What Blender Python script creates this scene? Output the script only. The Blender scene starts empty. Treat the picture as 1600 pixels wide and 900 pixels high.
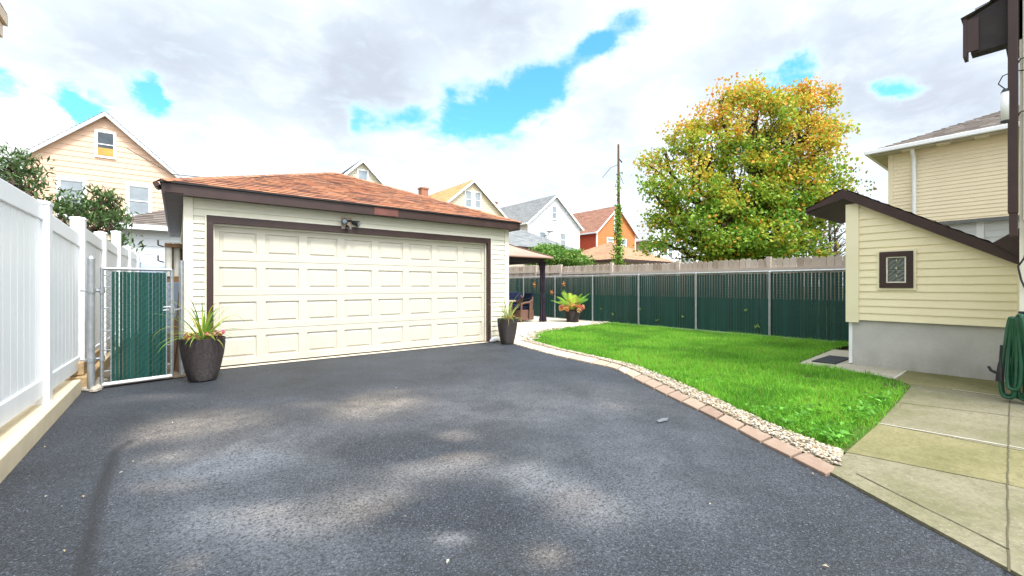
import bpy, math, random
import numpy as np
from mathutils import Vector, Matrix, noise
random.seed(7); rng = np.random.default_rng(7)
S = bpy.context.scene; COL = S.collection
R = math.radians
# The world axes follow the garage: x along its front (to its right corner), y towards the back yard, z up; the camera stands at the origin.
F, CH, HY, YAW = 665.0, 1.22, 446.0, 38.2
cs, sn = math.cos(R(YAW)), math.sin(R(YAW))
def gp(px, py, z=0.0):                    # survey helper: a point of the ground plane seen in the photograph
    d = F*(CH-z)/(py-HY); X = (px-800)/F*d
    return (cs*X+sn*d, -sn*X+cs*d)
def dirn(px, py):                          # world direction towards a point of the photograph (used for clouds in the sky)
    X, Z = (px-800)/F, (HY-py)/F
    return Vector((cs*X+sn, -sn*X+cs, Z)).normalized()

# ------------------------------------------------------------------ mesh helpers
class MB:
    def __init__(s): s.v=[]; s.f=[]; s.m=[]; s.r=[]; s.c=[]
    def vert(s, p): s.v.append(tuple(p)); return len(s.v)-1
    def face(s, pts, m=0, r=0.0, c=None):
        i=len(s.v); s.v += [tuple(p) for p in pts]; s.f.append(tuple(range(i,i+len(pts)))); s.m.append(m); s.r.append(r); s.c.append(c)
    def faces(s, idx, m=0, r=0.0, c=None): s.f.append(tuple(idx)); s.m.append(m); s.r.append(r); s.c.append(c)
    def box(s, x0,x1,y0,y1,z0,z1, m=0, r=0.0, c=None):
        i=len(s.v); s.v += [(x0,y0,z0),(x1,y0,z0),(x1,y1,z0),(x0,y1,z0),(x0,y0,z1),(x1,y0,z1),(x1,y1,z1),(x0,y1,z1)]
        for q in ((3,2,1,0),(4,5,6,7),(0,1,5,4),(1,2,6,5),(2,3,7,6),(3,0,4,7)): s.faces([i+k for k in q],m,r,c)
        return s
    def prism(s, bottom, h, m=0, r=0.0):     # polygon bottom list of 3d pts extruded by vector h
        h=Vector(h); n=len(bottom); i=len(s.v)
        s.v += [tuple(p) for p in bottom]+[tuple(Vector(p)+h) for p in bottom]
        s.faces(range(i+n-1,i-1,-1),m,r); s.faces(range(i+n,i+2*n),m,r)
        for k in range(n): j=(k+1)%n; s.faces((i+k,i+j,i+n+j,i+n+k),m,r)
        return s
    def tube(s, path, rad, n=8, m=0, closed=False, cap=True, r=0.0):
        P=[Vector(p) for p in path]; N=len(P)
        rr=rad if isinstance(rad,(list,tuple)) else [rad]*N
        i0=len(s.v); up=None
        for k in range(N):
            if closed: t=P[(k+1)%N]-P[k-1]
            else: t=P[min(k+1,N-1)]-P[max(k-1,0)]
            t.normalize()
            if up is None:
                a=Vector((0,0,1)) if abs(t.z)<.9 else Vector((1,0,0)); up=(a-t*a.dot(t)).normalized()
            else:
                up=(up-t*up.dot(t)); up = up.normalized() if up.length>1e-6 else Vector((1,0,0))
            w=t.cross(up)
            for j in range(n):
                a=2*math.pi*j/n; s.v.append(tuple(P[k]+(up*math.cos(a)+w*math.sin(a))*rr[k]))
        K=N if closed else N-1
        for k in range(K):
            for j in range(n):
                a=i0+k*n+j; b=i0+k*n+(j+1)%n; c=i0+((k+1)%N)*n+(j+1)%n; d=i0+((k+1)%N)*n+j
                s.faces((a,b,c,d),m,r)
        if cap and not closed:
            s.faces(range(i0+n-1,i0-1,-1),m,r); s.faces(range(i0+(N-1)*n,i0+N*n),m,r)
        return s
    def lathe(s, prof, n=32, c=(0,0,0), m=0):
        i0=len(s.v)
        for (r,z) in prof:
            for j in range(n):
                a=2*math.pi*j/n; s.v.append((c[0]+r*math.cos(a),c[1]+r*math.sin(a),c[2]+z))
        for k in range(len(prof)-1):
            for j in range(n):
                s.faces((i0+k*n+j,i0+k*n+(j+1)%n,i0+(k+1)*n+(j+1)%n,i0+(k+1)*n+j),m)
        return s
    def build(s, name, mats, parent=None, smooth=False, bevel=0.0):
        me=bpy.data.meshes.new(name); me.from_pydata(s.v,[],s.f)
        for mt in (mats if isinstance(mats,(list,tuple)) else [mats]): me.materials.append(mt)
        me.polygons.foreach_set('material_index',s.m)
        if smooth: me.polygons.foreach_set('use_smooth',[True]*len(s.f))
        if any(s.r):
            a=me.attributes.new('rnd','FLOAT','FACE'); a.data.foreach_set('value',s.r)
        if any(c is not None for c in s.c):
            a=me.attributes.new('col','FLOAT_COLOR','FACE')
            a.data.foreach_set('color',[x for c in s.c for x in ((*c,1.0) if c is not None else (0,0,0,1))])
        me.update()
        o=bpy.data.objects.new(name,me); COL.objects.link(o)
        if parent: o.parent=parent
        if bevel:
            b=o.modifiers.new('Bevel','BEVEL'); b.width=bevel; b.segments=2; b.limit_method='ANGLE'; b.angle_limit=R(40)
        return o
def rawmesh(name, verts, faces, mats, parent=None, rnd=None, col=None, smooth=False):    # numpy arrays, all faces the same size
    me=bpy.data.meshes.new(name); nv=len(verts); nf,k=faces.shape
    me.vertices.add(nv); me.vertices.foreach_set('co',np.ascontiguousarray(verts,dtype=np.float32).ravel())
    me.loops.add(nf*k); me.loops.foreach_set('vertex_index',faces.astype(np.int32).ravel())
    me.polygons.add(nf); me.polygons.foreach_set('loop_start',np.arange(0,nf*k,k,dtype=np.int32))
    me.polygons.foreach_set('loop_total',np.full(nf,k,dtype=np.int32))
    for mt in (mats if isinstance(mats,(list,tuple)) else [mats]): me.materials.append(mt)
    if smooth: me.polygons.foreach_set('use_smooth',np.ones(nf,dtype=bool))
    if rnd is not None:
        a=me.attributes.new('rnd','FLOAT','FACE'); a.data.foreach_set('value',rnd.astype(np.float32))
    if col is not None:
        a=me.attributes.new('col','FLOAT_COLOR','FACE'); a.data.foreach_set('color',np.c_[col,np.ones(nf)].astype(np.float32).ravel())
    me.update(calc_edges=True); me.validate()
    o=bpy.data.objects.new(name,me); COL.objects.link(o)
    if parent: o.parent=parent
    return o
def thing(name, label, cat, loc=(0,0,0), group=None, rz=0):
    o=bpy.data.objects.new(name,None); COL.objects.link(o); o.location=loc; o.rotation_euler=(0,0,rz)
    o.empty_display_size=.1
    return tag(o,label,cat,group)
def tag(o, label, cat, group=None, kind=None):
    o['label']=label; o['category']=cat
    if group: o['group']=group
    if kind: o['kind']=kind
    return o
def structure(o, label=None, cat=None):
    o['kind']='structure'
    if label: o['label']=label
    if cat: o['category']=cat
    return o
def copy_tree(o, parent=None):
    c=o.copy(); COL.objects.link(c)
    if parent: c.parent=parent
    for ch in [x for x in CH_OF(o)]: copy_tree(ch,c)
    return c
def CH_OF(o): return list(o.children)

# ------------------------------------------------------------------ materials
def newmat(name):
    m=bpy.data.materials.new(name); m.use_nodes=True; nt=m.node_tree; b=nt.nodes['Principled BSDF']; return m,nt,b
def nd(nt,t,**kw):
    n=nt.nodes.new(t)
    for k,v in kw.items(): setattr(n,k,v)
    return n
def mth(nt,op,a,b=None,clamp=False):
    n=nd(nt,'ShaderNodeMath',operation=op,use_clamp=clamp)
    for i,x in enumerate((a,b)):
        if x is None: continue
        if isinstance(x,(int,float)): n.inputs[i].default_value=x
        else: nt.links.new(x,n.inputs[i])
    return n.outputs[0]
def mixc(nt,f,a,b,blend='MIX'):
    n=nd(nt,'ShaderNodeMix',data_type='RGBA',blend_type=blend)
    for i,x in ((0,f),(6,a),(7,b)):
        if isinstance(x,(int,float)): n.inputs[i].default_value=x
        elif isinstance(x,(tuple,list)): n.inputs[i].default_value=(*x[:3],1)
        else: nt.links.new(x,n.inputs[i])
    return n.outputs[2]
def ramp(nt,fac,stops):
    n=nd(nt,'ShaderNodeValToRGB'); e=n.color_ramp.elements
    while len(e)<len(stops): e.new(.5)
    for i,(p,c) in enumerate(stops): e[i].position=p; e[i].color=(*c,1) if len(c)==3 else c
    nt.links.new(fac,n.inputs[0]); return n.outputs[0]
def tex(nt,kind,scale,detail=4,coord='Object',rough=.55,stretch=None,**kw):
    tc=nd(nt,'ShaderNodeTexCoord'); out=tc.outputs[coord]
    if stretch:
        mp=nd(nt,'ShaderNodeMapping'); mp.inputs['Scale'].default_value=stretch; nt.links.new(out,mp.inputs[0]); out=mp.outputs[0]
    n=nd(nt,'ShaderNodeTex'+kind,**kw); n.inputs['Scale'].default_value=scale
    if kind=='Noise': n.inputs['Detail'].default_value=detail; n.inputs['Roughness'].default_value=rough
    nt.links.new(out,n.inputs['Vector']); return n
def bump(nt,b,h,strength=.3,dist=.01):
    n=nd(nt,'ShaderNodeBump'); n.inputs['Strength'].default_value=strength; n.inputs['Distance'].default_value=dist
    nt.links.new(h,n.inputs['Height']); nt.links.new(n.outputs[0],b.inputs['Normal'])
def ramp1(nt,x,lo,hi):
    n=nd(nt,'ShaderNodeMapRange'); n.inputs[1].default_value=lo; n.inputs[2].default_value=hi; nt.links.new(x,n.inputs[0]); return n.outputs[0]
def pmat(name,c1,c2=None,scale=3,rough=.6,spec=.3,bscale=0,bstr=.2,bdist=.004,metal=0,detail=5,stretch=None,lo=.35,hi=.65,fine=0.0,fscale=60):
    m,nt,b=newmat(name); b.inputs['Roughness'].default_value=rough; b.inputs['Specular IOR Level'].default_value=spec; b.inputs['Metallic'].default_value=metal
    c2=c2 or tuple(x*.86 for x in c1)
    t=tex(nt,'Noise',scale,detail,stretch=stretch)
    col=ramp(nt,t.outputs[0],[(lo,c1),(hi,c2)])
    if fine:
        t2=tex(nt,'Noise',fscale,3); col=mixc(nt,mth(nt,'MULTIPLY',mth(nt,'SUBTRACT',t2.outputs[0],.3,True),fine*2,True),col,tuple(x*.55 for x in c1))
    nt.links.new(col,b.inputs['Base Color'])
    if bscale:
        t3=tex(nt,'Noise',bscale,3,stretch=stretch); bump(nt,b,t3.outputs[0],bstr,bdist)
    return m
def grime(name,z0,z1,c,amt):
    m=M[name]; nt=m.node_tree; b=nt.nodes['Principled BSDF']; src=b.inputs['Base Color'].links[0].from_socket
    tc=nd(nt,'ShaderNodeTexCoord'); sp=nd(nt,'ShaderNodeSeparateXYZ'); nt.links.new(tc.outputs['Object'],sp.inputs[0])
    n=tex(nt,'Noise',5,7,rough=.7,stretch=(1,1,.35)); f=mth(nt,'MULTIPLY',ramp1(nt,sp.outputs[2],z1,z0),ramp1(nt,n.outputs[0],.35,.75)); f=mth(nt,'MULTIPLY',f,amt)
    nt.links.new(mixc(nt,f,src,c),b.inputs['Base Color'])
def attrmat(name,stops,rough=.8,noise_amt=.25,nscale=8,bscale=90,bstr=.4,spec=.2):
    m,nt,b=newmat(name); b.inputs['Roughness'].default_value=rough; b.inputs['Specular IOR Level'].default_value=spec
    a=nd(nt,'ShaderNodeAttribute',attribute_name='rnd'); col=ramp(nt,a.outputs['Fac'],stops)
    t=tex(nt,'Noise',nscale,5); t2=tex(nt,'Noise',bscale,2)
    col=mixc(nt,mth(nt,'MULTIPLY',t.outputs[0],noise_amt),col,tuple(x*.45 for x in stops[0][1]))
    col=mixc(nt,mth(nt,'MULTIPLY',mth(nt,'GREATER_THAN',t2.outputs[0],.56),.25),col,tuple(min(1,x*1.5) for x in stops[-1][1]))
    nt.links.new(col,b.inputs['Base Color']); bump(nt,b,t2.outputs[0],bstr,.004)
    return m
def leafmat(name,trans=.35,rough=.5,spec=.25):
    m,nt,b=newmat(name); b.inputs['Roughness'].default_value=rough; b.inputs['Specular IOR Level'].default_value=spec
    a=nd(nt,'ShaderNodeAttribute',attribute_name='col'); nt.links.new(a.outputs['Color'],b.inputs['Base Color'])
    tr=nd(nt,'ShaderNodeBsdfTranslucent'); nt.links.new(a.outputs['Color'],tr.inputs['Color'])
    mx=nd(nt,'ShaderNodeMixShader'); mx.inputs[0].default_value=trans
    nt.links.new(b.outputs[0],mx.inputs[1]); nt.links.new(tr.outputs[0],mx.inputs[2])
    nt.links.new(mx.outputs[0],nt.nodes['Material Output'].inputs['Surface']); return m

CREAM=(.755,.72,.595)
M={}
M['siding']=pmat('cream vinyl siding',CREAM,tuple(x*.93 for x in CREAM),1.2,.5,.3,120,.05,.002,fine=.06,fscale=25)
M['trimcream']=pmat('cream trim',(.82,.775,.64),(.77,.72,.59),2,.45)
M['bulksiding']=pmat('butter vinyl siding',(.88,.785,.54),(.84,.74,.49),1.3,.5,.3,120,.05,.002,fine=.08,fscale=20)
M['bulktrim']=pmat('butter trim',(.84,.77,.54),(.79,.72,.49),2,.45)
M['door']=pmat('almond garage door steel',(.605,.565,.47),(.58,.54,.445),.9,.42,.35,220,.04,.001,fine=.05,fscale=9)
M['brown']=pmat('dark brown aluminium',(.052,.028,.024),(.038,.020,.018),3,.42,.4,fine=.2,fscale=12)
M['brown2']=pmat('reddish brown repaint',(.17,.065,.05),(.13,.05,.04),6,.5)
M['soffit']=pmat('brown vented soffit',(.075,.05,.042),(.055,.037,.032),4,.5)
M['white']=pmat('white vinyl',(.85,.865,.88),(.81,.825,.845),1.4,.35,.4,fine=.04,fscale=14)
M['whitep']=pmat('white paint',(.80,.80,.78),(.74,.74,.72),3,.5)
M['galv']=pmat('galvanised steel',(.50,.52,.54),(.38,.40,.42),14,.38,.5,metal=.75,fine=.2)
M['galvpaint']=pmat('dull galvanised tube',(.40,.42,.43),(.30,.32,.33),9,.5,.4,metal=.35,fine=.2)
M['wire']=pmat('fence wire',(.30,.33,.33),(.22,.25,.25),9,.45,metal=.5)
M['greenwire']=pmat('green coated wire',(.03,.085,.075),(.02,.06,.05),9,.5)
M['black']=pmat('black plastic',(.014,.014,.016),(.022,.022,.024),12,.45,.4)
M['dark']=pmat('dark void',(.012,.011,.01),(.02,.018,.016),4,.8)
M['glass']=pmat('window glass',(.30,.36,.40),(.17,.21,.25),1.1,.08,.6)
M['glassdark']=pmat('dark window glass',(.06,.075,.09),(.03,.04,.05),1.5,.06,.6)
M['blind']=pmat('window blind',(.30,.335,.355),(.22,.25,.28),2,.3,.5)
M['amber']=pmat('amber board',(.58,.33,.08),(.48,.27,.06),3,.6)
M['brick']=pmat('chimney brick',(.34,.16,.10),(.24,.11,.07),14,.85)
M['bark']=pmat('bark',(.085,.06,.042),(.045,.032,.024),10,.9,.1,40,.6,.02,stretch=(1,1,.25))
M['polewood']=pmat('weathered pole wood',(.16,.115,.085),(.09,.065,.05),14,.9,.1,stretch=(1,1,.1))
M['concrete']=pmat('foundation concrete',(.56,.54,.51),(.45,.435,.41),1.6,.9,.15,45,.35,.006,fine=.18,fscale=30)
M['kerbc']=pmat('pale kerb concrete',(.66,.56,.40),(.56,.47,.33),2.4,.85,.15,50,.35,.006,fine=.15,fscale=24)
M['dirt']=pmat('dirt',(.16,.12,.085),(.09,.07,.05),7,.95,.1,30,.8,.03,fine=.3)
M['leaf']=leafmat('autumn leaf'); M['leafdark']=leafmat('dark leaf',.2,.42,.35); M['blade']=leafmat('grass blade',.40,.55,.15)
M['petal']=leafmat('petal',.3,.6,.1)
M['navy']=pmat('navy cushion',(.012,.018,.045),(.018,.026,.06),8,.85,.1,150,.3,.003)
M['wicker']=pmat('brown wicker',(.21,.115,.085),(.11,.06,.045),30,.7,.2,70,.8,.01,stretch=(1,1,2.2))
M['canopy']=pmat('brown gazebo canopy',(.40,.255,.20),(.33,.21,.165),2,.85,.1,200,.2,.002)
M['curtain']=pmat('dark purple brown curtain',(.022,.016,.026),(.035,.026,.038),4,.9,.1)
M['stone']=pmat('table stone',(.55,.48,.38),(.42,.36,.28),9,.5)
M['rust']=pmat('rusty metal star',(.50,.20,.07),(.34,.13,.05),14,.6)
M['rubber']=pmat('black rubber mat',(.013,.015,.02),(.03,.033,.04),30,.7,.3,80,.6,.006)
M['hose']=pmat('green rubber hose',(.022,.105,.055),(.015,.075,.04),6,.38,.4)
M['cloud']=pmat('blue grey cover',(.38,.45,.55),(.30,.36,.46),2,.6)

grime('door',.0,.45,(.30,.26,.20),.55); grime('siding',.0,.6,(.33,.30,.24),.5); grime('concrete',-.05,.3,(.20,.20,.13),.8); grime('white',.15,.5,(.45,.42,.33),.45); grime('kerbc',-.1,.12,(.30,.24,.16),.6)
def roofmat(name,stops): return attrmat(name,stops)
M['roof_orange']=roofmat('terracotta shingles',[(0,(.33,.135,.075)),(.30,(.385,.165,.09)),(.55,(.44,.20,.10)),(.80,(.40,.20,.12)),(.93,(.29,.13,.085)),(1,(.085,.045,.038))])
M['roof_grey']=roofmat('grey shingles',[(0,(.22,.23,.235)),(.5,(.265,.275,.28)),(1,(.19,.20,.205))])
M['roof_pale']=roofmat('pale grey shingles',[(0,(.36,.37,.37)),(.5,(.42,.42,.42)),(1,(.33,.33,.34))])
M['roof_tan']=roofmat('tan shingles',[(0,(.60,.35,.15)),(.5,(.66,.40,.18)),(1,(.52,.31,.15))])
M['roof_brown']=roofmat('brown shingles',[(0,(.29,.145,.10)),(.5,(.35,.18,.125)),(1,(.22,.115,.08))])
M['roof_sand']=roofmat('sandy shingles',[(0,(.42,.25,.15)),(.5,(.49,.30,.18)),(1,(.34,.21,.13))])
M['roof_mix']=roofmat('mottled grey brown shingles',[(0,(.21,.175,.155)),(.5,(.29,.25,.22)),(1,(.16,.135,.12))])
M['roof_mix2']=roofmat('dark mottled shingles',[(0,(.13,.105,.09)),(.5,(.19,.16,.14)),(1,(.09,.075,.065))])
M['roof_dark']=roofmat('dark brown shingles',[(0,(.035,.022,.019)),(.5,(.05,.032,.027)),(1,(.025,.018,.016))])
def siding_mat(n,c): M[n]=pmat(n.replace('_',' '),c,tuple(x*.94 for x in c),1.5,.55,.25)
M['greytrim']=pmat('grey trim',(.50,.525,.53),(.44,.465,.47),3,.5)
siding_mat('peach_siding',(.74,.50,.36)); siding_mat('cream_siding',(.66,.57,.40)); siding_mat('butter_siding',(.68,.63,.48)); siding_mat('white_siding',(.70,.72,.74))
siding_mat('orange_siding',(.60,.20,.065)); siding_mat('red_siding',(.50,.085,.04)); siding_mat('beige_siding',(.83,.72,.51)); siding_mat('tan_wall',(.60,.52,.42))

# wood of the picket fence: each board takes its own tone
M['wood']=attrmat('weathered fence boards',[(0,(.45,.36,.285)),(.5,(.60,.52,.45)),(1,(.34,.26,.20))],.85,.35,4,30,.3)
M['gateslat']=attrmat('green gate slats',[(0,(.003,.042,.033)),(.6,(.004,.055,.043)),(1,(.006,.068,.053))],.42,.25,3,40,.1,.35)
M['slat']=attrmat('dark green privacy slats',[(0,(.007,.050,.041)),(.6,(.010,.066,.053)),(1,(.016,.083,.068))],.42,.25,3,40,.1,.35)

# ------------------------------------------------------------------ building blocks
def clip(poly,a,b,c):                      # keep a*x+b*y<=c
    out=[]
    for i in range(len(poly)):
        p,q=poly[i],poly[(i+1)%len(poly)]; dp=a*p[0]+b*p[1]-c; dq=a*q[0]+b*q[1]-c
        if dp<=0: out.append(p)
        if dp*dq<0: t=dp/(dp-dq); out.append((p[0]+(q[0]-p[0])*t,p[1]+(q[1]-p[1])*t))
    return out
def clip_convex(rect,poly):                # poly counter-clockwise
    r=rect
    for i in range(len(poly)):
        (x0,y0),(x1,y1)=poly[i],poly[(i+1)%len(poly)]
        a,b=(y1-y0),-(x1-x0); r=clip(r,a,b,a*x0+b*y0)
        if len(r)<3: return []
    return r
def siding(mb,o,xd,nd_,poly,course=.104,lip=.018,m=0,z_start=None):
    """Lap siding on the convex outline poly [(x,z)], in the plane through o with horizontal axis xd and outward normal nd_."""
    o,xd,n=Vector(o),Vector(xd),Vector(nd_); Z=Vector((0,0,1))
    zs=[p[1] for p in poly]; xs=[p[0] for p in poly]; z=min(zs) if z_start is None else z_start
    area=sum(poly[i][0]*poly[(i+1)%len(poly)][1]-poly[(i+1)%len(poly)][0]*poly[i][1] for i in range(len(poly)))
    if area<0: poly=poly[::-1]
    while z<max(zs)-1e-4:
        c=clip_convex([(min(xs)-1,z),(max(xs)+1,z),(max(xs)+1,z+course),(min(xs)-1,z+course)],poly)
        if len(c)>=3:
            off=lambda zz: lip*(1-.92*(zz-z)/course)
            mb.face([o+xd*x+Z*zz+n*off(zz) for x,zz in c],m)
            bt=[p for p in c if abs(p[1]-z)<1e-5]
            if len(bt)>=2:
                xa,xb=min(p[0] for p in bt),max(p[0] for p in bt)
                mb.face([o+xd*xa+Z*z,o+xd*xb+Z*z,o+xd*xb+Z*z+n*lip,o+xd*xa+Z*z+n*lip],m)
        z+=course
def shingles(mb,pts,row=.14,tab=.30,th=.014,m=0):
    P=[Vector(p) for p in pts]; n=(P[1]-P[0]).cross(P[2]-P[0]).normalized()
    if n.z<0: P=P[::-1]; n=-n
    u=Vector((0,0,1)).cross(n)
    u=u.normalized() if u.length>1e-4 else Vector((1,0,0)); v=n.cross(u)
    if v.z<0: v=-v; u=-u
    o=P[0]; q=[((p-o).dot(u),(p-o).dot(v)) for p in P]
    ar=sum(q[i][0]*q[(i+1)%len(q)][1]-q[(i+1)%len(q)][0]*q[i][1] for i in range(len(q)))
    if ar<0: q=q[::-1]
    u0,u1=min(a for a,_ in q),max(a for a,_ in q); v0,v1=min(b for _,b in q),max(b for _,b in q)
    k=0; vv=v0
    while vv<v1:
        x=u0-random.random()*tab
        while x<u1:
            w=tab*random.choice((.6,.8,1,1,1.25)); c=clip_convex([(x,vv),(x+w,vv),(x+w,vv+row),(x,vv+row)],q)
            if len(c)>=3:
                r=random.random()*.92+.02
                if random.random()<.1: r=.97
                t=th*random.choice((.85,1,1,1.2)); L=lambda b: .004+t*(1-(b-vv)/row)
                mb.face([o+u*a+v*b+n*L(b) for a,b in c],m,r)
                bt=[p for p in c if abs(p[1]-vv)<1e-6]
                if len(bt)>=2:
                    xa,xb=min(p[0] for p in bt),max(p[0] for p in bt)
                    mb.face([o+u*xa+v*vv,o+u*xb+v*vv,o+u*xb+v*vv+n*L(vv),o+u*xa+v*vv+n*L(vv)],m,.995 if random.random()<.6 else r)  # most lower edges take the darkest tone: shadow of the tabs painted in
            x+=w
        vv+=row
def window(parent,cx,z0,z1,w,y=0,face='front',trim=.09,pane='glass',fm='whitep',bars='double',x=0):
    """Window proud of a wall. front: wall plane y facing -y, centre cx along x. left: wall plane x facing -x, centre cx along y."""
    def bx(mb,a0,a1,c0,c1,za,zb):          # a across, c outward depth
        if face=='front': mb.box(a0,a1,y-c1,y-c0,za,zb)
        else: mb.box(x-c1,x-c0,a0,a1,za,zb)
    h=w/2; f=MB()
    bx(f,cx-h-trim,cx-h,.0,.07,z0-trim,z1+trim); bx(f,cx+h,cx+h+trim,.0,.07,z0-trim,z1+trim)
    bx(f,cx-h,cx+h,.0,.068,z1,z1+trim); bx(f,cx-h,cx+h,.0,.075,z0-trim,z0)
    fo=f.build('window',M[fm],parent)
    s=MB(); t=.035
    bx(s,cx-h,cx-h+t,.02,.05,z0,z1); bx(s,cx+h-t,cx+h,.02,.05,z0,z1); bx(s,cx-h+t,cx+h-t,.02,.05,z1-t,z1); bx(s,cx-h+t,cx+h-t,.02,.05,z0,z0+t)
    if bars=='double': bx(s,cx-h+t,cx+h-t,.02,.056,(z0+z1)/2-.025,(z0+z1)/2+.025)
    s.build('sash',M[fm],fo)
    g=MB(); bx(g,cx-h+t*.5,cx+h-t*.5,.015,.03,z0+t*.5,z1-t*.5); g.build('pane',M[pane],fo)
    return fo

# ------------------------------------------------------------------ ground
def sheet(name,pts,z,mat,h=0.0):
    mb=MB()
    if h: mb.prism([(x,y,z-h) for x,y in pts],(0,0,h))
    else: mb.face([(x,y,z) for x,y in pts])
    return mb.build(name,mat)
def ccw(p):
    a=sum(p[i][0]*p[(i+1)%len(p)][1]-p[(i+1)%len(p)][0]*p[i][1] for i in range(len(p)))
    return p if a>0 else p[::-1]
M['yard']=pmat('bare yard soil and weeds',(.10,.115,.05),(.13,.10,.065),.8,.95,.1,3,.4,.05,fine=.3,fscale=5)
structure(sheet('ground',[(-900,-900),(900,-900),(900,900),(-900,900)],-.06,M['yard']))

# asphalt driveway with dried sealer dust (stains fixed to the ground)
def asphalt():
    m,nt,b=newmat('sealed asphalt'); b.inputs['Specular IOR Level'].default_value=.35
    dust=nd(nt,'ShaderNodeAttribute',attribute_name='dust').outputs['Fac']
    warm=nd(nt,'ShaderNodeAttribute',attribute_name='warm').outputs['Fac']
    seam=nd(nt,'ShaderNodeAttribute',attribute_name='seam').outputs['Fac']
    v=tex(nt,'Voronoi',165); v2=tex(nt,'Voronoi',80)
    n1=tex(nt,'Noise',1.1,6); n2=tex(nt,'Noise',7,6,rough=.7); n3=tex(nt,'Noise',160,2)
    stone=ramp(nt,nd_sep(nt,v.outputs['Color']),[(.0,(.014,.016,.019)),(.5,(.024,.027,.032)),(.85,(.040,.045,.053)),(.97,(.068,.074,.085)),(1,(.13,.135,.14))])
    pit=ramp(nt,v2.outputs['Distance'],[(.30,(1,1,1)),(.75,(.35,.35,.37))])
    col=mixc(nt,.8,stone,pit,'MULTIPLY')
    tone=ramp(nt,n1.outputs[0],[(.3,(.85,.88,.92)),(.7,(1.45,1.5,1.66))])
    col=mixc(nt,1.0,col,tone,'MULTIPLY')
    d=mth(nt,'MULTIPLY',dust,ramp1(nt,n2.outputs[0],-.15,.62),True)
    d=mth(nt,'MULTIPLY',d,ramp1(nt,v2.outputs['Distance'],1.5,.2),True)
    dc=mixc(nt,warm,(.155,.17,.195),(.33,.275,.22))
    col=mixc(nt,d,col,dc)
    col=mixc(nt,mth(nt,'MULTIPLY',seam,.9),col,(.012,.012,.014))
    fl=tex(nt,'Noise',52,3,rough=.65); col=mixc(nt,mth(nt,'MULTIPLY',ramp1(nt,fl.outputs[0],.53,.63),.72),col,(.016,.018,.021))
    nt.links.new(col,b.inputs['Base Color'])
    nt.links.new(mth(nt,'ADD',.62,mth(nt,'MULTIPLY',d,.3)),b.inputs['Roughness'])
    hgt=mth(nt,'ADD',mth(nt,'MULTIPLY',v.outputs['Distance'],-1),mth(nt,'MULTIPLY',n3.outputs[0],.6))
    bump(nt,b,hgt,.6,.006)
    return m
def nd_sep(nt,c):
    n=nd(nt,'ShaderNodeSeparateColor'); nt.links.new(c,n.inputs[0]); return n.outputs[0]
x0,x1,y0,y1,st=-.93,6.3,-3.0,7.56,.035
nx,ny=int((x1-x0)/st)+1,int((y1-y0)/st)+1
gx,gy=np.meshgrid(np.linspace(x0,x1,nx),np.linspace(y0,y1,ny)); gx=gx.ravel(); gy=gy.ravel()
dust=np.zeros_like(gx); warm=np.zeros_like(gx)
# (photo x, y, half width, half height, strength, warmth): patches of dust surveyed onto the ground
for (px,py,rx,ry,a,w) in [(600,628,48,15,1.1,1),(575,640,60,14,.4,.6),(332,656,70,17,.9,.75),(264,673,60,14,.9,.8),(206,690,22,9,.8,.7),(359,690,70,20,.5,.4),(272,713,34,9,.8,.7),(264,758,42,9,.75,.7),
    (476,632,30,6,.35,.6),(712,680,26,8,.8,.6),(729,714,36,8,1.0,.7),(690,728,60,10,.55,.3),(653,742,62,12,.7,.35),(611,768,60,12,.8,.4),(560,790,64,14,.95,.5),(527,806,50,12,.8,.5),(460,824,80,16,.8,.35),(408,800,70,14,.7,.5),(427,797,26,9,.6,.6),
    (898,777,38,18,.85,.6),(940,800,60,22,.35,.2),(856,866,30,16,.7,.7),(805,735,46,14,.55,.2),(850,755,50,14,.45,.1),(957,633,22,6,.55,.5),(704,841,26,9,.6,.2),(242,620,44,6,.5,.5),(295,881,22,12,.55,.6),
    (330,730,120,30,.35,0),(430,730,110,25,.3,0),(480,690,120,25,.3,.1),(330,800,120,40,.42,0),(500,860,180,40,.3,0),(1000,680,140,50,.22,0),(760,640,140,40,.22,.1),(1000,760,160,50,.25,0),(900,620,160,25,.2,.2),(600,700,110,22,-.45,0),(700,800,110,24,-.3,0),(420,590,120,14,-.3,0)]:
    cx,cy=gp(px,py); d=F*CH/(py-HY); sx=rx*d/F; sy=ry*d*d/(F*CH)
    dx,dy=gx-cx,gy-cy; X=cs*dx-sn*dy; Y=sn*dx+cs*dy
    a=a*.66 if w>.3 else a*1.5
    g=a*np.exp(-.5*((X/sx)**2+(Y/sy)**2)*1.6); dust+=g; warm+=np.maximum(g,0)*w
nz=np.array([noise.fractal(Vector((x*2.1,y*2.1,0)),.8,2.1,5) for x,y in zip(gx,gy)])
warm=np.clip(warm/np.maximum(dust,.25),0,1); dust=np.clip(dust*.80*(1+.55*nz)+.08+.10*nz,0,1)
sl=[gp(205,688),gp(181,703),gp(165,745),gp(150,790),gp(128,896),gp(120,980)]
seam=np.full_like(gx,9.)
for (ax,ay),(bx_,by_) in zip(sl,sl[1:]):
    t=np.clip(((gx-ax)*(bx_-ax)+(gy-ay)*(by_-ay))/((bx_-ax)**2+(by_-ay)**2),0,1)
    seam=np.minimum(seam,np.hypot(gx-ax-t*(bx_-ax),gy-ay-t*(by_-ay)))
left=1/(1+np.exp((gx-np.interp(gy,[2.,4.3,5.2],[-.3,-.36,-.25]))/.05))
dust*=1-.85*left*(gy<5.6)
seam=np.clip(np.exp(-(seam/.034)**2)*(.95+.5*np.clip(nz,-.5,.6))-.25*np.exp(-((seam-.09)/.035)**2),0,1)
gz=.010*nz
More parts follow.
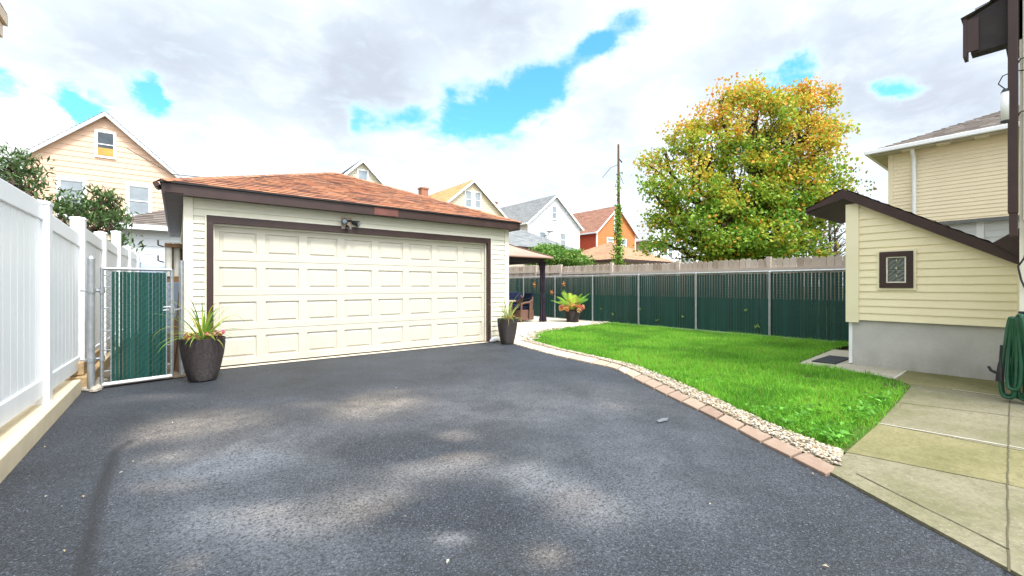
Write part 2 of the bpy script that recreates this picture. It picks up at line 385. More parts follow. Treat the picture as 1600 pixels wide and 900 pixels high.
gz[(gx<-.8)|(gy>7.3)|(gx>5.2)]*=.2
ii=np.arange(nx*ny).reshape(ny,nx)
fq=np.stack([ii[:-1,:-1],ii[:-1,1:],ii[1:,1:],ii[1:,:-1]],-1).reshape(-1,4)
dr=rawmesh('driveway',np.c_[gx,gy,gz*.35-.004],fq,asphalt(),smooth=True)
for nm,arr in (('dust',dust),('warm',warm),('seam',np.clip(seam,0,1))):
    a=dr.data.attributes.new(nm,'FLOAT','POINT'); a.data.foreach_set('value',arr.astype(np.float32))
structure(dr)

# soil strip between fence and garage, behind the gate
structure(sheet('side_path',[(-.93,6.98),(.09,7.15),(.09,15),(-.93,15)],.006,M['dirt']))

# concrete walk
def walkmat(name,c1,c2,moss):
    m,nt,b=newmat(name); b.inputs['Roughness'].default_value=.9; b.inputs['Specular IOR Level'].default_value=.15
    n1=tex(nt,'Noise',1.6,7,rough=.65); n2=tex(nt,'Noise',38,4,rough=.7); v=tex(nt,'Voronoi',90)
    col=ramp(nt,n1.outputs[0],[(.34,c1),(.5,c2),(.66,moss)])
    col=mixc(nt,mth(nt,'MULTIPLY',ramp1(nt,n2.outputs[0],.42,.75),.75),col,tuple(x*.45 for x in c1))
    col=mixc(nt,mth(nt,'MULTIPLY',mth(nt,'GREATER_THAN',nd_sep(nt,v.outputs['Color']),.96),.10),col,(.55,.52,.42))
    nt.links.new(col,b.inputs['Base Color']); bump(nt,b,n2.outputs[0],.5,.006); return m
wA=walkmat('walk concrete',(.235,.215,.15),(.195,.18,.115),(.14,.135,.07)); wB=walkmat('mossy walk concrete',(.23,.205,.11),(.19,.175,.085),(.14,.135,.055)); wC=walkmat('clean walk concrete',(.45,.41,.32),(.40,.37,.29),(.35,.33,.24))
ZW=.014
dl=lambda v: 3.32+(v-.89)*.69           # driveway edge of the walk
slabs=[([(dl(-3),-3),(dl(.15),.15),(dl(.92),.92),(3.80,.92),(3.95,.17),(4.1,-3)],wA),
       ([(3.81,.925),(4.81,.94),(4.92,-3),(4.11,-3),(3.96,.17)],wB),
       ([(4.825,.945),(5.83,.985),(6.05,.2),(6.3,-3),(4.935,-3)],wA),
       ([(5.842,.985),(6.9,1.05),(7.03,1.09),(7.05,-.5),(6.312,-3),(6.06,.2)],wA),
       ([(7.042,1.10),(7.26,1.265),(8.3,1.275),(8.3,-.5),(7.062,-.5)],wB),
       ([(7.27,1.285),(7.42,1.55),(7.55,2.44),(9.75,2.56),(9.75,1.29)],wC)]
paths=[]
for p,mt in slabs: structure(sheet('path',ccw(p),ZW,mt,.12)); 
M['jointwhite']=pmat('pale joint filler',(.55,.53,.46),(.42,.40,.34),9,.8)
M['jointdark']=pmat('dark joint',(.075,.07,.045),(.09,.08,.045),9,.95)
def strip(a,b,w,z,mat):
    a,b=Vector((*a,0)),Vector((*b,0)); n=(b-a).normalized().cross(Vector((0,0,1)))*w/2
    mb=MB(); k=max(2,int((b-a).length/.08)); L=[];Rr=[]
    for i in range(k+1):
        p=a.lerp(b,i/k)+n.normalized()*random.uniform(-.0025,.0025); wv=random.uniform(.75,1.15)
        L.append(p+n*wv+Vector((0,0,z))); Rr.append(p-n*wv+Vector((0,0,z)))
    for i in range(k): mb.face([L[i],Rr[i],Rr[i+1],L[i+1]])
    return mb.build('path_joint',mat)
ZJ=ZW+.004
for a,b,w,mt in [((4.815,.94),(4.92,.05),.018,'jointwhite'),((4.925,.03),(5.2,-2.9),.008,'jointdark'),((7.055,.72),(7.06,.34),.02,'jointwhite'),((7.27,1.275),(8.09,1.28),.03,'jointwhite'),
    ((3.805,.915),(3.95,.17),.007,'jointdark'),((5.836,.98),(6.055,.22),.007,'jointdark'),((2.75,.115),(3.95,.17),.007,'jointdark'),((3.95,.17),(7.0,.285),.008,'jointdark'),((3.42,.78),(2.98,.12),.008,'jointdark'),((2.93,.05),(2.5,-.7),.008,'jointdark')]:
    structure(strip(a,b,w,ZJ,M[mt]))

# lawn: soil sheet and grass blades
lawn=[(6.07,6.95),(5.70,5.75),(5.55,4.63),(5.40,3.85),(5.07,3.19),(4.77,2.66),(4.50,2.20),(4.26,1.84),(4.00,1.42),(3.88,1.15),(3.80,.965),(4.8,.965),(5.84,1.01),(6.9,1.075),(7.25,1.29),(7.40,1.56),(7.53,2.46),(9.75,2.58),(11.0,2.55),(11.0,8.9),(9.6,8.55),(8.6,8.5),(7.55,8.22),(6.6,7.6)]
M['lawnsoil']=pmat('soil under the grass',(.055,.115,.018),(.075,.085,.03),5,.95,.1,30,.6,.02)
lawn_bed=[(x,y-.06) if y<1.1 and x<7 else (x+.05,y-.03) if 7<x<8 and y<2.5 else (x,y) for x,y in lawn]
structure(sheet('lawn',ccw(lawn_bed),.007,M['lawnsoil']))
def in_poly(px,py,poly):
    ins=np.zeros(len(px),bool); j=len(poly)-1
    for i in range(len(poly)):
        xi,yi=poly[i]; xj,yj=poly[j]
        c=((yi>py)!=(yj>py))&(px<(xj-xi)*(py-yi)/(yj-yi+1e-12)+xi); ins^=c; j=i
    return ins
def seg_dist(px,py,pl):
    d=np.full(len(px),9.)
    for (ax,ay),(bx_,by_) in zip(pl,pl[1:]):
        t=np.clip(((px-ax)*(bx_-ax)+(py-ay)*(by_-ay))/((bx_-ax)**2+(by_-ay)**2),0,1)
        d=np.minimum(d,np.hypot(px-ax-t*(bx_-ax),py-ay-t*(by_-ay)))
    return d
def blades(X,Y,Z0,h,w,lean,col,name,mat):
    n=len(X); th=rng.uniform(0,2*np.pi,n); la=rng.uniform(0,2*np.pi,n); lx,ly=np.cos(la)*lean*h,np.sin(la)*lean*h
    cx,cy=np.cos(th)*w/2,np.sin(th)*w/2
    V=np.empty((n,5,3)); V[:,0]=np.c_[X-cx,Y-cy,Z0]; V[:,1]=np.c_[X+cx,Y+cy,Z0]
    V[:,2]=np.c_[X+cx*.75+lx*.35,Y+cy*.75+ly*.35,Z0+h*.6]; V[:,3]=np.c_[X-cx*.75+lx*.35,Y-cy*.75+ly*.35,Z0+h*.6]
    V[:,4]=np.c_[X+lx,Y+ly,Z0+h*np.sqrt(np.clip(1-(lean*.6)**2,.2,1))]
    b=np.arange(n)[:,None]*5
    f=np.concatenate([b+np.array([[0,1,2]]),b+np.array([[0,2,3]]),b+np.array([[3,2,4]])])
    return rawmesh(name,V.reshape(-1,3),f,mat,col=np.concatenate([col,col,col]))
N=330000
X=rng.uniform(3.8,11.05,N); Y=rng.uniform(.9,9.0,N); k=in_poly(X+rng.normal(0,.02,N),Y+rng.normal(0,.024,N),lawn)
dcam=np.hypot(X,Y); k&=rng.random(N)<np.clip((5.2/dcam)**1.3,.25,1)
X,Y=X[k],Y[k]
bare=np.exp(-(((X-6.75)/.28)**2+((Y-1.2)/.12)**2))+.8*np.exp(-(((X-4.35)/.3)**2+((Y-1.02)/.06)**2))
k=rng.random(len(X))>bare*.93; X,Y=X[k],Y[k]; n=len(X)
nn=np.array([noise.fractal(Vector((x*.9,y*.9,3)),1,2,4) for x,y in zip(X,Y)]); n2=np.array([noise.noise(Vector((x*3.2,y*3.2,9))) for x,y in zip(X,Y)])
h=np.clip(.055+.024*nn+.034*n2+rng.normal(0,.016,n),.02,.17); edge=seg_dist(X,Y,lawn[:11]); h*=1+.5*np.exp(-edge/.1)
t=np.clip(.52+.55*nn-.35*n2+rng.normal(0,.24,n),0,1)[:,None]
col=(1-t)*np.array([.085,.275,.022])+t*np.array([.27,.60,.06])
yel=(rng.random(n)<.04+.10*(nn>.25))[:,None]; col=np.where(yel,np.array([.26,.27,.06]),col)
tag(blades(X,Y,np.full(n,.006),h,rng.uniform(.004,.0075,n),rng.uniform(.15,.95,n),col,'grass',M['blade']),'bright green lawn grass between the driveway edging and green fence','grass',kind='stuff')

# broad leaved weeds along the lawn edge
def leafset(C,Nrm,size,asp,col,fold=.25):
    """rhombic folded leaves: arrays of centres, unit direction (long axis), size"""
    n=len(C); a=Nrm/np.linalg.norm(Nrm,axis=1,keepdims=True); r=rng.normal(size=(n,3)); b=np.cross(a,r); b/=np.linalg.norm(b,axis=1,keepdims=True); c=np.cross(a,b)
    L=size[:,None]; W=L*asp
    V=np.empty((n,4,3)); V[:,0]=C-a*L*.5; V[:,1]=C+b*W*.5+c*W*fold; V[:,2]=C+a*L*.5; V[:,3]=C-b*W*.5+c*W*fold
    i=np.arange(n)[:,None]*4
    f=np.concatenate([i+np.array([[0,1,2]]),i+np.array([[0,2,3]])])
    return V.reshape(-1,3),f,np.concatenate([col,col])
def leaves_obj(name,C,A,size,asp,col,mat,parent=None):
    V,f,c=leafset(C,A,size,asp,col); return rawmesh(name,V,f,mat,parent,col=c)
wd=[]
for (px,py,r,nl) in [(1110,640,.16,90),(1175,655,.22,150),(1215,672,.2,120),(1330,690,.16,110),(1370,655,.2,120),(1345,650,.12,60),(1075,605,.13,60),(1385,630,.15,80),(1290,690,.18,110),(1250,650,.2,70)]:
    cx,cy=gp(px,py-4,.05)
    p=np.c_[rng.normal(cx,r,nl),rng.normal(cy,r*.6,nl),rng.uniform(.03,.11,nl)]; wd.append(p)
C=np.concatenate(wd); C=C[in_poly(C[:,0],C[:,1],lawn)]; n=len(C)
A=rng.normal(size=(n,3)); A[:,2]=np.abs(A[:,2])*.5
tag(leaves_obj('weeds',C,A,rng.uniform(.03,.07,n),.55,np.array([.13,.36,.04])*rng.uniform(.6,1.3,(n,1)),M['leaf']),'low broad leaved weeds in the grass along the pebble strip','weeds',kind='stuff')

# paving stones edging the driveway
pin=[gp(*p,.03) for p in [(800,535),(830,543.5),(862,552),(920,565),(961,573),(986,587),(1036,612),(1089,637),(1139,661),(1184,686),(1234,709),(1291,738)]]
pout=[gp(*p,.03) for p in [(812,531),(850,541),(890,550),(940,561.5),(975,571),(1006,585),(1060,611),(1110,634.5),(1159.5,660),(1213,684),(1262,707),(1312,731)]]
def resample(pl,n):
    P=np.array(pl); s=np.r_[0,np.cumsum(np.hypot(*np.diff(P,axis=0).T))]; t=np.linspace(0,s[-1],n); return np.c_[np.interp(t,s,P[:,0]),np.interp(t,s,P[:,1])]
def smooth_pl(P):
    for _ in range(6): P[1:-1]=.25*P[:-2]+.5*P[1:-1]+.25*P[2:]
    return P
NP=23; A_=smooth_pl(resample(pin,NP*4+1))[::4]; B_=smooth_pl(resample(pout,NP*4+1))[::4]
def pavmat():
    m,nt,b=newmat('tumbled paving stone'); b.inputs['Roughness'].default_value=.85
    oi=nd(nt,'ShaderNodeObjectInfo'); a=nd(nt,'ShaderNodeAttribute',attribute_name='rnd')
    col=ramp(nt,a.outputs['Fac'],[(0,(.52,.43,.33)),(.45,(.37,.28,.205)),(.7,(.27,.19,.14)),(1,(.205,.13,.095))])
    t=tex(nt,'Noise',9,6,rough=.7); col=mixc(nt,mth(nt,'MULTIPLY',ramp1(nt,t.outputs[0],.45,.8),.35),col,(.46,.37,.28))
    t2=tex(nt,'Noise',70,3); col=mixc(nt,mth(nt,'MULTIPLY',ramp1(nt,t2.outputs[0],.5,.8),.5),col,(.14,.10,.08))
    nt.links.new(col,b.inputs['Base Color']); bump(nt,b,t2.outputs[0],.4,.004); return m
M['paver']=pavmat()
_d=B_-A_; B_=B_+_d/np.linalg.norm(_d,axis=1,keepdims=True)*.03
for i in range(NP):
    q=[Vector((*A_[i],0)),Vector((*A_[i+1],0)),Vector((*B_[i+1],0)),Vector((*B_[i],0))]
    if i==NP-1: q=[q[0],q[1],q[1].lerp(q[2],.55),q[2].lerp(q[3],.12),q[3]]
    c=sum(q,Vector())/len(q); q=[c+(p-c)*(1-.014/max(.05,(p-c).length)) for p in q]
    mb=MB(); zt=.020+random.uniform(-.003,.003); r=min(1,max(.01,(i-4)/(NP-5)*.95+random.uniform(-.18,.18)))  # tone pales towards the far end: bright-light washout painted into the colour
    pts=[(p.x-c.x,p.y-c.y,-.04) for p in q]; mb.prism(ccw3(pts) if False else pts if sum(pts[k][0]*pts[(k+1)%len(pts)][1]-pts[(k+1)%len(pts)][0]*pts[k][1] for k in range(len(pts)))>0 else pts[::-1],(0,0,zt+.04),0,r)
    o=mb.build('paver',M['paver'],bevel=.006); o.location=c
    if i==NP-1: tag(o,'reddish corner-cut paver ending the driveway edging at the concrete walk','paver','edging pavers along the driveway')
    elif i>=11: tag(o,'brown paver in the edging row between asphalt and pebbles','paver','edging pavers along the driveway')
    else: tag(o,'paver in the far curve of the driveway edging, bright light painted into its tone','paver','edging pavers along the driveway')

# river pebbles between pavers and grass
def pebble_mesh():
    base=[]; 
    import bmesh
    bm=bmesh.new(); bmesh.ops.create_icosphere(bm,subdivisions=1,radius=1); bm.verts.ensure_lookup_table()
    v=np.array([p.co[:] for p in bm.verts]); f=np.array([[q.index for q in fc.verts] for fc in bm.faces]); bm.free(); return v,f
pv,pf=pebble_mesh()
out=B_; gr=np.array(resample([p for p in lawn[:11]],200))
VV=[];FF=[];CC=[]; off=0
strip_in=resample(B_.tolist(),400)
pos=[]
for j in range(4200):
    t=random.random()**.8; p=strip_in[int(t*399)]; dd=gr-p; q=gr[np.argmin((dd**2).sum(1))]; s=random.uniform(.02,.96)
    c=p+(q-p)*s
    if np.hypot(*(q-p))>.75: continue
    pos.append((c[0],c[1],random.uniform(.009,.018)))
for j in range(70): pos.append((random.gauss(3.70,.05),max(.96,random.gauss(1.04,.05)),random.uniform(.010,.018)))
for j in range(260):            # scattered along the patio edge of the lawn
    a=random.random(); L=[(6.2,7.0),(6.6,7.6),(7.55,8.22),(8.6,8.5),(9.6,8.55),(11,8.95)]; P=resample(L,100)[int(a*99)]
    pos.append((P[0]+random.gauss(0,.1),P[1]+random.gauss(.06,.08),random.uniform(.02,.045)))
for (x,y,r) in pos:
    Rm=np.array(Matrix.Rotation(random.random()*6.28,3,'Z')@Matrix.Rotation(random.uniform(-.4,.4),3,'X'))
    v=(pv*(1+rng.normal(0,.09,(len(pv),1))))*np.array([r,r*random.uniform(.65,.95),r*random.uniform(.4,.6)]); v=v@Rm.T+np.array([x,y,.016+r*.35+random.random()*.012])
    VV.append(v); FF.append(pf+off); off+=len(v)
    c=np.array(random.choice([(.60,.53,.42),(.64,.59,.50),(.52,.41,.27),(.46,.34,.22),(.55,.49,.41),(.62,.54,.40)]))*random.uniform(.5,.9); CC.append(np.repeat(c[None],len(pf),0))
M['pebble']=leafmat('river pebble',0,.55,.3)
tag(rawmesh('pebbles',np.concatenate(VV),np.concatenate(FF),M['pebble'],col=np.concatenate(CC),smooth=True),'strip of cream river pebbles between the edging pavers and lawn','pebbles',kind='stuff')
structure(sheet('soil_strip',ccw([tuple(p) for p in B_]+[(3.87,.955)]+[tuple(p) for p in lawn[:10][::-1]]),.010,pmat('sandy bed',(.42,.36,.27),(.30,.25,.18),12,.95,.1,60,.6,.01)))

# patio
def patiomat():
    m,nt,b=newmat('pale patio stones'); b.inputs['Roughness'].default_value=.85
    v=tex(nt,'Voronoi',3.2,feature='DISTANCE_TO_EDGE'); v2=tex(nt,'Voronoi',3.2); n=tex(nt,'Noise',14,5)
    col=ramp(nt,nd_sep(nt,v2.outputs['Color']),[(0,(.60,.52,.42)),(.5,(.68,.61,.51)),(1,(.54,.47,.39))])
    col=mixc(nt,mth(nt,'MULTIPLY',n.outputs[0],.4),col,(.46,.39,.31))
    col=mixc(nt,ramp1(nt,v.outputs['Distance'],.035,.0),col,(.33,.27,.20))
    nt.links.new(col,b.inputs['Base Color']); bump(nt,b,ramp1(nt,v.outputs['Distance'],0,.05),.5,.015); return m
structure(sheet('patio',ccw([(5.5,7.02),(6.07,6.98),(6.6,7.6),(7.55,8.22),(8.6,8.5),(9.6,8.55),(11.05,8.9),(11.05,15.5),(5.82,15.5),(5.82,7.6),(5.5,7.56)]),.014,patiomat()))

# ------------------------------------------------------------------ garage
GX,GY,GW,GD=.09,7.545,5.72,6.2; WH=2.47
G=thing('garage','cream sided two-car garage with terracotta hip roof and almond door','garage',(GX,GY,0))
w=MB()
siding(w,(0,0,0),(1,0,0),(0,-1,0),[(.09,.03),(.235,.03),(.235,2.235),(.09,2.235)],z_start=.03)
siding(w,(0,0,0),(1,0,0),(0,-1,0),[(5.245,.03),(5.63,.03),(5.63,2.235),(5.245,2.235)],z_start=.03)
siding(w,(0,0,0),(1,0,0),(0,-1,0),[(.09,2.235),(5.63,2.235),(5.63,WH),(.09,WH)],z_start=.03+.104*21)
siding(w,(0,0,0),(0,1,0),(-1,0,0),[(.09,.03),(GD,.03),(GD,WH),(.09,WH)],z_start=.03)
siding(w,(GW,0,0),(0,1,0),(1,0,0),[(.09,.03),(GD,.03),(GD,WH),(.09,WH)],z_start=.03)
siding(w,(0,GD,0),(1,0,0),(0,1,0),[(0,.03),(GW,.03),(GW,WH),(0,WH)],z_start=.03)
w.build('wall',M['siding'],G)
for x in (-.022,GW-.088):
    t=MB(); t.box(x,x+.11,-.024,.09,.02,WH); t.build('corner_trim',M['trimcream'],G,bevel=.004)
t=MB(); t.box(.225,.242,-.028,.02,.0,2.235); t.box(5.242,5.259,-.028,.02,.0,2.235); t.box(.225,5.259,-.030,.02,2.235,2.252); t.build('siding_channel',M['trimcream'],G)
t=MB(); t.box(.242,.325,-.035,.16,.0,2.125); t.box(5.16,5.242,-.035,.16,.0,2.125); t.box(.242,5.242,-.036,.16,2.125,2.234); t.build('door_frame',M['brown'],G,bevel=.004)
t=MB(); t.box(.325,.338,.03,.075,.02,2.125); t.box(5.147,5.16,.03,.075,.02,2.125); t.box(.338,5.147,.031,.074,2.10,2.125); t.build('weather_strip',M['trimcream'],G)
# sectional door
D0,D1=.338,5.147; dy=.085; secs=4; SH=(2.118-.022)/secs
dt=MB(); dt.box(D0,D1,dy+.030,dy+.06,.02,2.125); DR=dt.build('garage_door',M['door'],G)
for k in range(secs):
    mb=MB(); za=.022+k*SH+.003; zb=.022+(k+1)*SH-.003; n=8; cw=(D1-D0)/n
    mb.box(D0,D1,dy+.026,dy+.034,za,zb)
    xs=[D0+i*cw for i in range(n+1)]
    def rect(x0,x1,z0,z1,y): return [(x0,y,z0),(x1,y,z0),(x1,y,z1),(x0,y,z1)]
    def ring(a,b):
        for i in range(4): j=(i+1)%4; mb.face([a[i],a[j],b[j],b[i]])
    for i in range(n):
        c=rect(xs[i],xs[i+1],za,zb,dy); px_=.060; pz=.095
        a=rect(xs[i]+px_,xs[i+1]-px_,za+pz,zb-pz,dy)
        b=rect(xs[i]+px_+.010,xs[i+1]-px_-.010,za+pz+.010,zb-pz-.010,dy+.018)
        d=rect(xs[i]+px_+.03,xs[i+1]-px_-.03,za+pz+.03,zb-pz-.03,dy+.017)
        e=rect(xs[i]+px_+.058,xs[i+1]-px_-.058,za+pz+.05,zb-pz-.05,dy+.004)
        ring(c,a); ring(a,b); ring(b,d); ring(d,e); mb.face(e)
    # rounded lips of the section
    mb.face([(D0,dy,zb),(D1,dy,zb),(D1,dy+.03,zb+.002),(D0,dy+.03,zb+.002)]); mb.face([(D0,dy+.03,za-.002),(D1,dy+.03,za-.002),(D1,dy,za),(D0,dy,za)])
    mb.build('door_section',M['door'],DR)
t=MB(); t.box(D0,D1,dy+.008,dy+.04,.003,.024); t.build('bottom_seal',M['black'],DR)
structure(sheet('garage_slab',[(GX+.2,GY-.06),(GX+5.28,GY-.06),(GX+5.28,GY+.15),(GX+.2,GY+.15)],.004,pmat('slab lip',(.60,.52,.40),(.5,.43,.33),6,.9)))
# roof
e0,e1,f0,f1,ZE=-.26,GW+.21,-.22,GD+.25,2.615
half=(e1-e0)/2; AZ=3.86; ax=(e0+e1)/2; A1=(ax,f0+half,AZ); A2=(ax,f1-half,AZ) if f1-half>f0+half else (ax,f0+half+.05,AZ)
c00,c10,c11,c01=(e0,f0,ZE),(e1,f0,ZE),(e1,f1,ZE),(e0,f1,ZE)
rf=MB()
shingles(rf,[c00,c10,A1],.125,.22,.012); shingles(rf,[c10,c11,A2,A1],.125,.22,.012); shingles(rf,[c11,c01,A2],.125,.22,.012); shingles(rf,[c01,c00,A1,A2],.125,.22,.012)
for a,b in ((c00,A1),(c10,A1)):        # hip caps
    a,b=Vector(a),Vector(b); L=(b-a).length; d=(b-a)/L; s=d.cross(Vector((0,0,1))).normalized(); k=0.
    while k<L-.1:
        p,q=a+d*k,a+d*min(L,k+.2); up=Vector((0,0,.026)); lo=Vector((0,0,.012)); r=random.random()
        for sg in (1,-1): rf.face([p+up,q+up*.8,q+s*sg*.1-Vector((0,0,.018)),p+s*sg*.1-Vector((0,0,.012))],0,r)
        k+=.135
RO=rf.build('roof',M['roof_orange'],G)
us=MB()
for q in ([c00,c10,A1],[c10,c11,A2,A1],[c11,c01,A2],[c01,c00,A1,A2]): us.face([Vector(p)-Vector((0,0,.012)) for p in q])
us.build('roof_deck',M['dark'],RO)
fz0,fz1=2.452,2.600
fa=MB(); fa.box(e0+.01,e1-.01,f0+.015,f0+.04,fz0,fz1); FA=fa.build('fascia',M['brown'],G,bevel=.003)
fa=MB(); fa.box(e0+.012,e0+.035,f0+.041,f1,fz0,fz1); fa.build('fascia',M['brown'],G)
fa=MB(); fa.box(e1-.035,e1-.012,f0+.041,f1,fz0,fz1); fa.build('fascia',M['brown'],G)
fa=MB(); fa.box(e0-.012,e1+.012,f0-.012,f0+.012,fz1+.001,ZE+.002); fa.box(e0-.012,e0+.012,f0+.013,f1,fz1+.001,ZE+.002); fa.box(e1-.012,e1+.012,f0+.013,f1,fz1+.001,ZE+.002); fa.build('drip_edge',M['black'],RO)
pm=MB(); pm.box(2.62,3.06,f0+.009,f0+.014,fz0+.012,fz1-.008); pm.build('repainted_patch',M['brown2'],FA)['label']='reddish repainted patch on the front fascia'
so=MB()
k=f0+.041
while k<f1-.05:                        # vented soffit boards
    so.box(e0+.036,-.024,k,k+.088,2.462,2.474); so.box(GW+.024,e1-.036,k,k+.088,2.462,2.474); k+=.1
so.box(e0+.036,e1-.036,f0+.041,-.026,2.464,2.476); so.box(e0+.036,-.02,f0,f1,2.475,2.482); so.box(GW+.02,e1-.036,f0,f1,2.475,2.482)
so.build('soffit',M['soffit'],G)
g=MB(); g.tube([(e0-.03,f0+.28,2.565),(e0-.05,f0-.01,2.565)],.035,8); g.build('gutter_end',M['brown'],G)
# cables hanging over the roof corner
cb=MB(); cb.tube([(e0-.5,f0+2.4,3.55),(e0+.1,f0+1.5,3.02),(e0+.6,f0+.75,2.885),(e0+1.1,f0+.9,3.0),(e0+1.8,f0+1.6,3.3)],.006,5); cb.build('cable',M['black'],G)

# floodlight on the garage
SLt=thing('security_light','twin-head dark security floodlight above the garage door','security light',(2.29,GY-.018,2.30))
t=MB(); t.box(-.085,.085,-.02,0,-.11,.09); t.build('mounting_plate',pmat('beige plate',(.52,.40,.31),(.46,.35,.27),5),SLt,bevel=.004)
for (dx,dz,yw) in ((-.045,.015,.35),(.135,-.005,-.9)):
    h=MB(); d=Vector((-math.sin(yw),-math.cos(yw),-.25)).normalized(); p=Vector((dx,-.07,dz))
    h.tube([p-d*.055,p-d*.05,p,p+d*.045,p+d*.06,p+d*.058],[.012,.034,.040,.052,.052,.045],14); h.tube([(0,-.02,.03),(dx*.5,-.045,.035),tuple(p)],.014,8)
    hd=h.build('lamp_head',M['black'],SLt,smooth=False)
    l=MB(); l.tube([p+d*.0585,p+d*.061],[.042,.03],14); l.build('lens',M['glass'],hd)
t=MB(); t.tube([(0,-.02,-.05),(0,-.06,-.075),(0,-.075,-.085)],[.018,.02,.028],10); t.box(-.028,.028,-.095,-.05,-.12,-.085); t.build('motion_sensor',M['black'],SLt)

# ------------------------------------------------------------------ white vinyl fence and kerb
VF=thing('vinyl_fence','tall white vinyl privacy fence standing on the pale concrete kerb','fence',(0,0,0))
kerbtop=.15
def fpost(k): return Vector((-.965+.047*(k if k<3 else k),5.69+1.54*k,0)) if k else Vector((-.968,5.69,0))
posts={k:Vector((-.972+.040*k,5.685+1.545*k,kerbtop)) for k in range(-3,7)}
tops={-3:1.85,-2:1.85,-1:1.85,0:1.85,1:1.90,2:1.88,3:2.05,4:1.9,5:1.9,6:1.9}
railtop={-3:(1.83,1.83),-2:(1.83,1.83),-1:(1.83,1.81),0:(1.76,1.68),1:(1.80,1.74),2:(1.80,1.74),3:(1.8,1.8),4:(1.8,1.8),5:(1.8,1.8)}
for k,p in posts.items():
    b=MB(); b.box(p.x-.064,p.x+.064,p.y-.064,p.y+.064,kerbtop-.02,kerbtop+tops[k]-.05); po=b.build('post',M['white'],VF,bevel=.006)
    c=MB(); z=kerbtop+tops[k]-.05; c.box(p.x-.070,p.x+.070,p.y-.070,p.y+.070,z,z+.03)
    a=[(p.x-.066,p.y-.066,z+.031),(p.x+.066,p.y-.066,z+.031),(p.x+.066,p.y+.066,z+.031),(p.x-.066,p.y+.066,z+.031)]
    for i in range(4): c.face([a[i],a[(i+1)%4],(p.x,p.y,z+.048)])
    c.build('post_cap',M['white'],po,bevel=.004)
for k in range(-3,6):
    p,q=posts[k],posts[k+1]; za,zb=railtop[k]; d=(q-p).normalized(); n=Vector((d.y,-d.x,0))
    a,b=p+d*.066,q-d*.066; L=(b-a).length
    def slab_(mb,s0,s1,n0,n1,z0a,z0b,z1a,z1b):
        P=lambda s,nn,z: a+d*s+n*nn+Vector((0,0,z-kerbtop))
        i=len(mb.v); mb.v+= [tuple(P(s0,n0,z0a)),tuple(P(s1,n0,z0b)),tuple(P(s1,n1,z0b)),tuple(P(s0,n1,z0a)),tuple(P(s0,n0,z1a)),tuple(P(s1,n0,z1b)),tuple(P(s1,n1,z1b)),tuple(P(s0,n1,z1a))]
        for qd in ((0,1,2,3),(7,6,5,4),(4,5,1,0),(5,6,2,1),(6,7,3,2),(7,4,0,3)): mb.faces([i+j for j in qd])
    pn=MB(); nb=9; bw=L/nb
    for i in range(nb): # tongue-and-groove boards
        s=i*bw; ht=lambda s: kerbtop+za+(zb-za)*s/L-.03
        slab_(pn,s+.004,s+bw-.004,-.012,.012,kerbtop+.2,kerbtop+.2,ht(s),ht(s+bw)); slab_(pn,s+bw-.004,s+bw+.004,-.010,.0045,kerbtop+.2,kerbtop+.2,ht(s+bw)-.001,ht(s+bw)-.001)
    pn.build('board_panel',M['white'],VF)
    tr=MB(); slab_(tr,0,L,-.028,.028,kerbtop+za-.15,kerbtop+zb-.15,kerbtop+za,kerbtop+zb); tr.build('top_rail',M['white'],VF,bevel=.006)
    br=MB(); slab_(br,0,L,-.028,.028,kerbtop+.07,kerbtop+.07,kerbtop+.23,kerbtop+.23); br.build('bottom_rail',M['white'],VF,bevel=.006)
kb=MB(); kb.prism([(-1.22,-6,-.1),(-.855,-6,-.1),(-.86,6.86,-.1),(-1.22,6.86,-.1)],(0,0,kerbtop+.1)); kb.build('kerb',M['kerbc'],bevel=.012)['kind']='structure'
M['timber']=pmat('yellowed timber sleeper',(.50,.37,.21),(.38,.27,.15),6,.85,.1,20,.4,.01,stretch=(3,.4,3))
kb=MB(); kb.box(-1.2,-.80,6.95,10.2,-.1,.16); kb.box(-1.2,-.86,7.05,10.2,.165,.32); structure(kb.build('kerb',M['timber'],bevel=.01))
rk=MB()
for j in range(26):
    x,y,r=random.uniform(-.86,-.70),random.uniform(6.75,7.6),random.uniform(.02,.05)
    rk.lathe([(0.001,0),(r,.2*r),(r*.9,.8*r),(r*.4,1.1*r),(0.001,1.15*r)],7,(x,y,0))
tag(rk.build('gravel',pmat('grey rubble',(.42,.38,.32),(.28,.25,.2),12,.9),smooth=False),'loose rubble at the kerb end beside the gate post','rubble',kind='stuff')

# ------------------------------------------------------------------ chain link gate
GT=thing('chain_link_gate','narrow chain-link gate with green privacy slats between fence and garage','gate',(0,0,0))
gA,gB=Vector((-.70,6.96,0)),Vector((-.055,7.10,0)); gd=(gB-gA).normalized(); gn=Vector((gd.y,-gd.x,0)); gl=(gB-gA).length
t=MB(); t.tube([(-.785,6.91,-.02),(-.785,6.91,1.53)],.034,14); t.tube([(-.785,6.91,1.53),(-.785,6.91,1.56)],[.037,.02],14); t.build('gate_post',M['galv'],GT)
t=MB(); t.tube([(.048,7.36,-.02),(.048,7.36,1.56)],.030,14); t.build('gate_post',M['galv'],GT)
P=lambda s,z,n=0: gA+gd*s+gn*n+Vector((0,0,z))
fr=MB()
for s in (0,gl): fr.tube([P(s,.03),P(s,1.43)],.018,10)
fr.tube([P(0,1.42),P(gl,1.42)],.018,10); fr.build('gate_frame',M['galv'],GT)
fr=MB(); fr.tube([P(0,.045),P(gl,.045)],.022,10); fr.build('bottom_rail',M['whitep'],GT)
fr=MB()
for s in (.08,gl-.055): fr.tube([P(s,.07),P(s,1.4)],.008,6)
for z in (.2,.45,.68,.95,1.2,1.34):
    fr.tube([P(0,z),P(.085,z)],.008,6); fr.tube([P(gl-.06,z),P(gl,z)],.008,6)
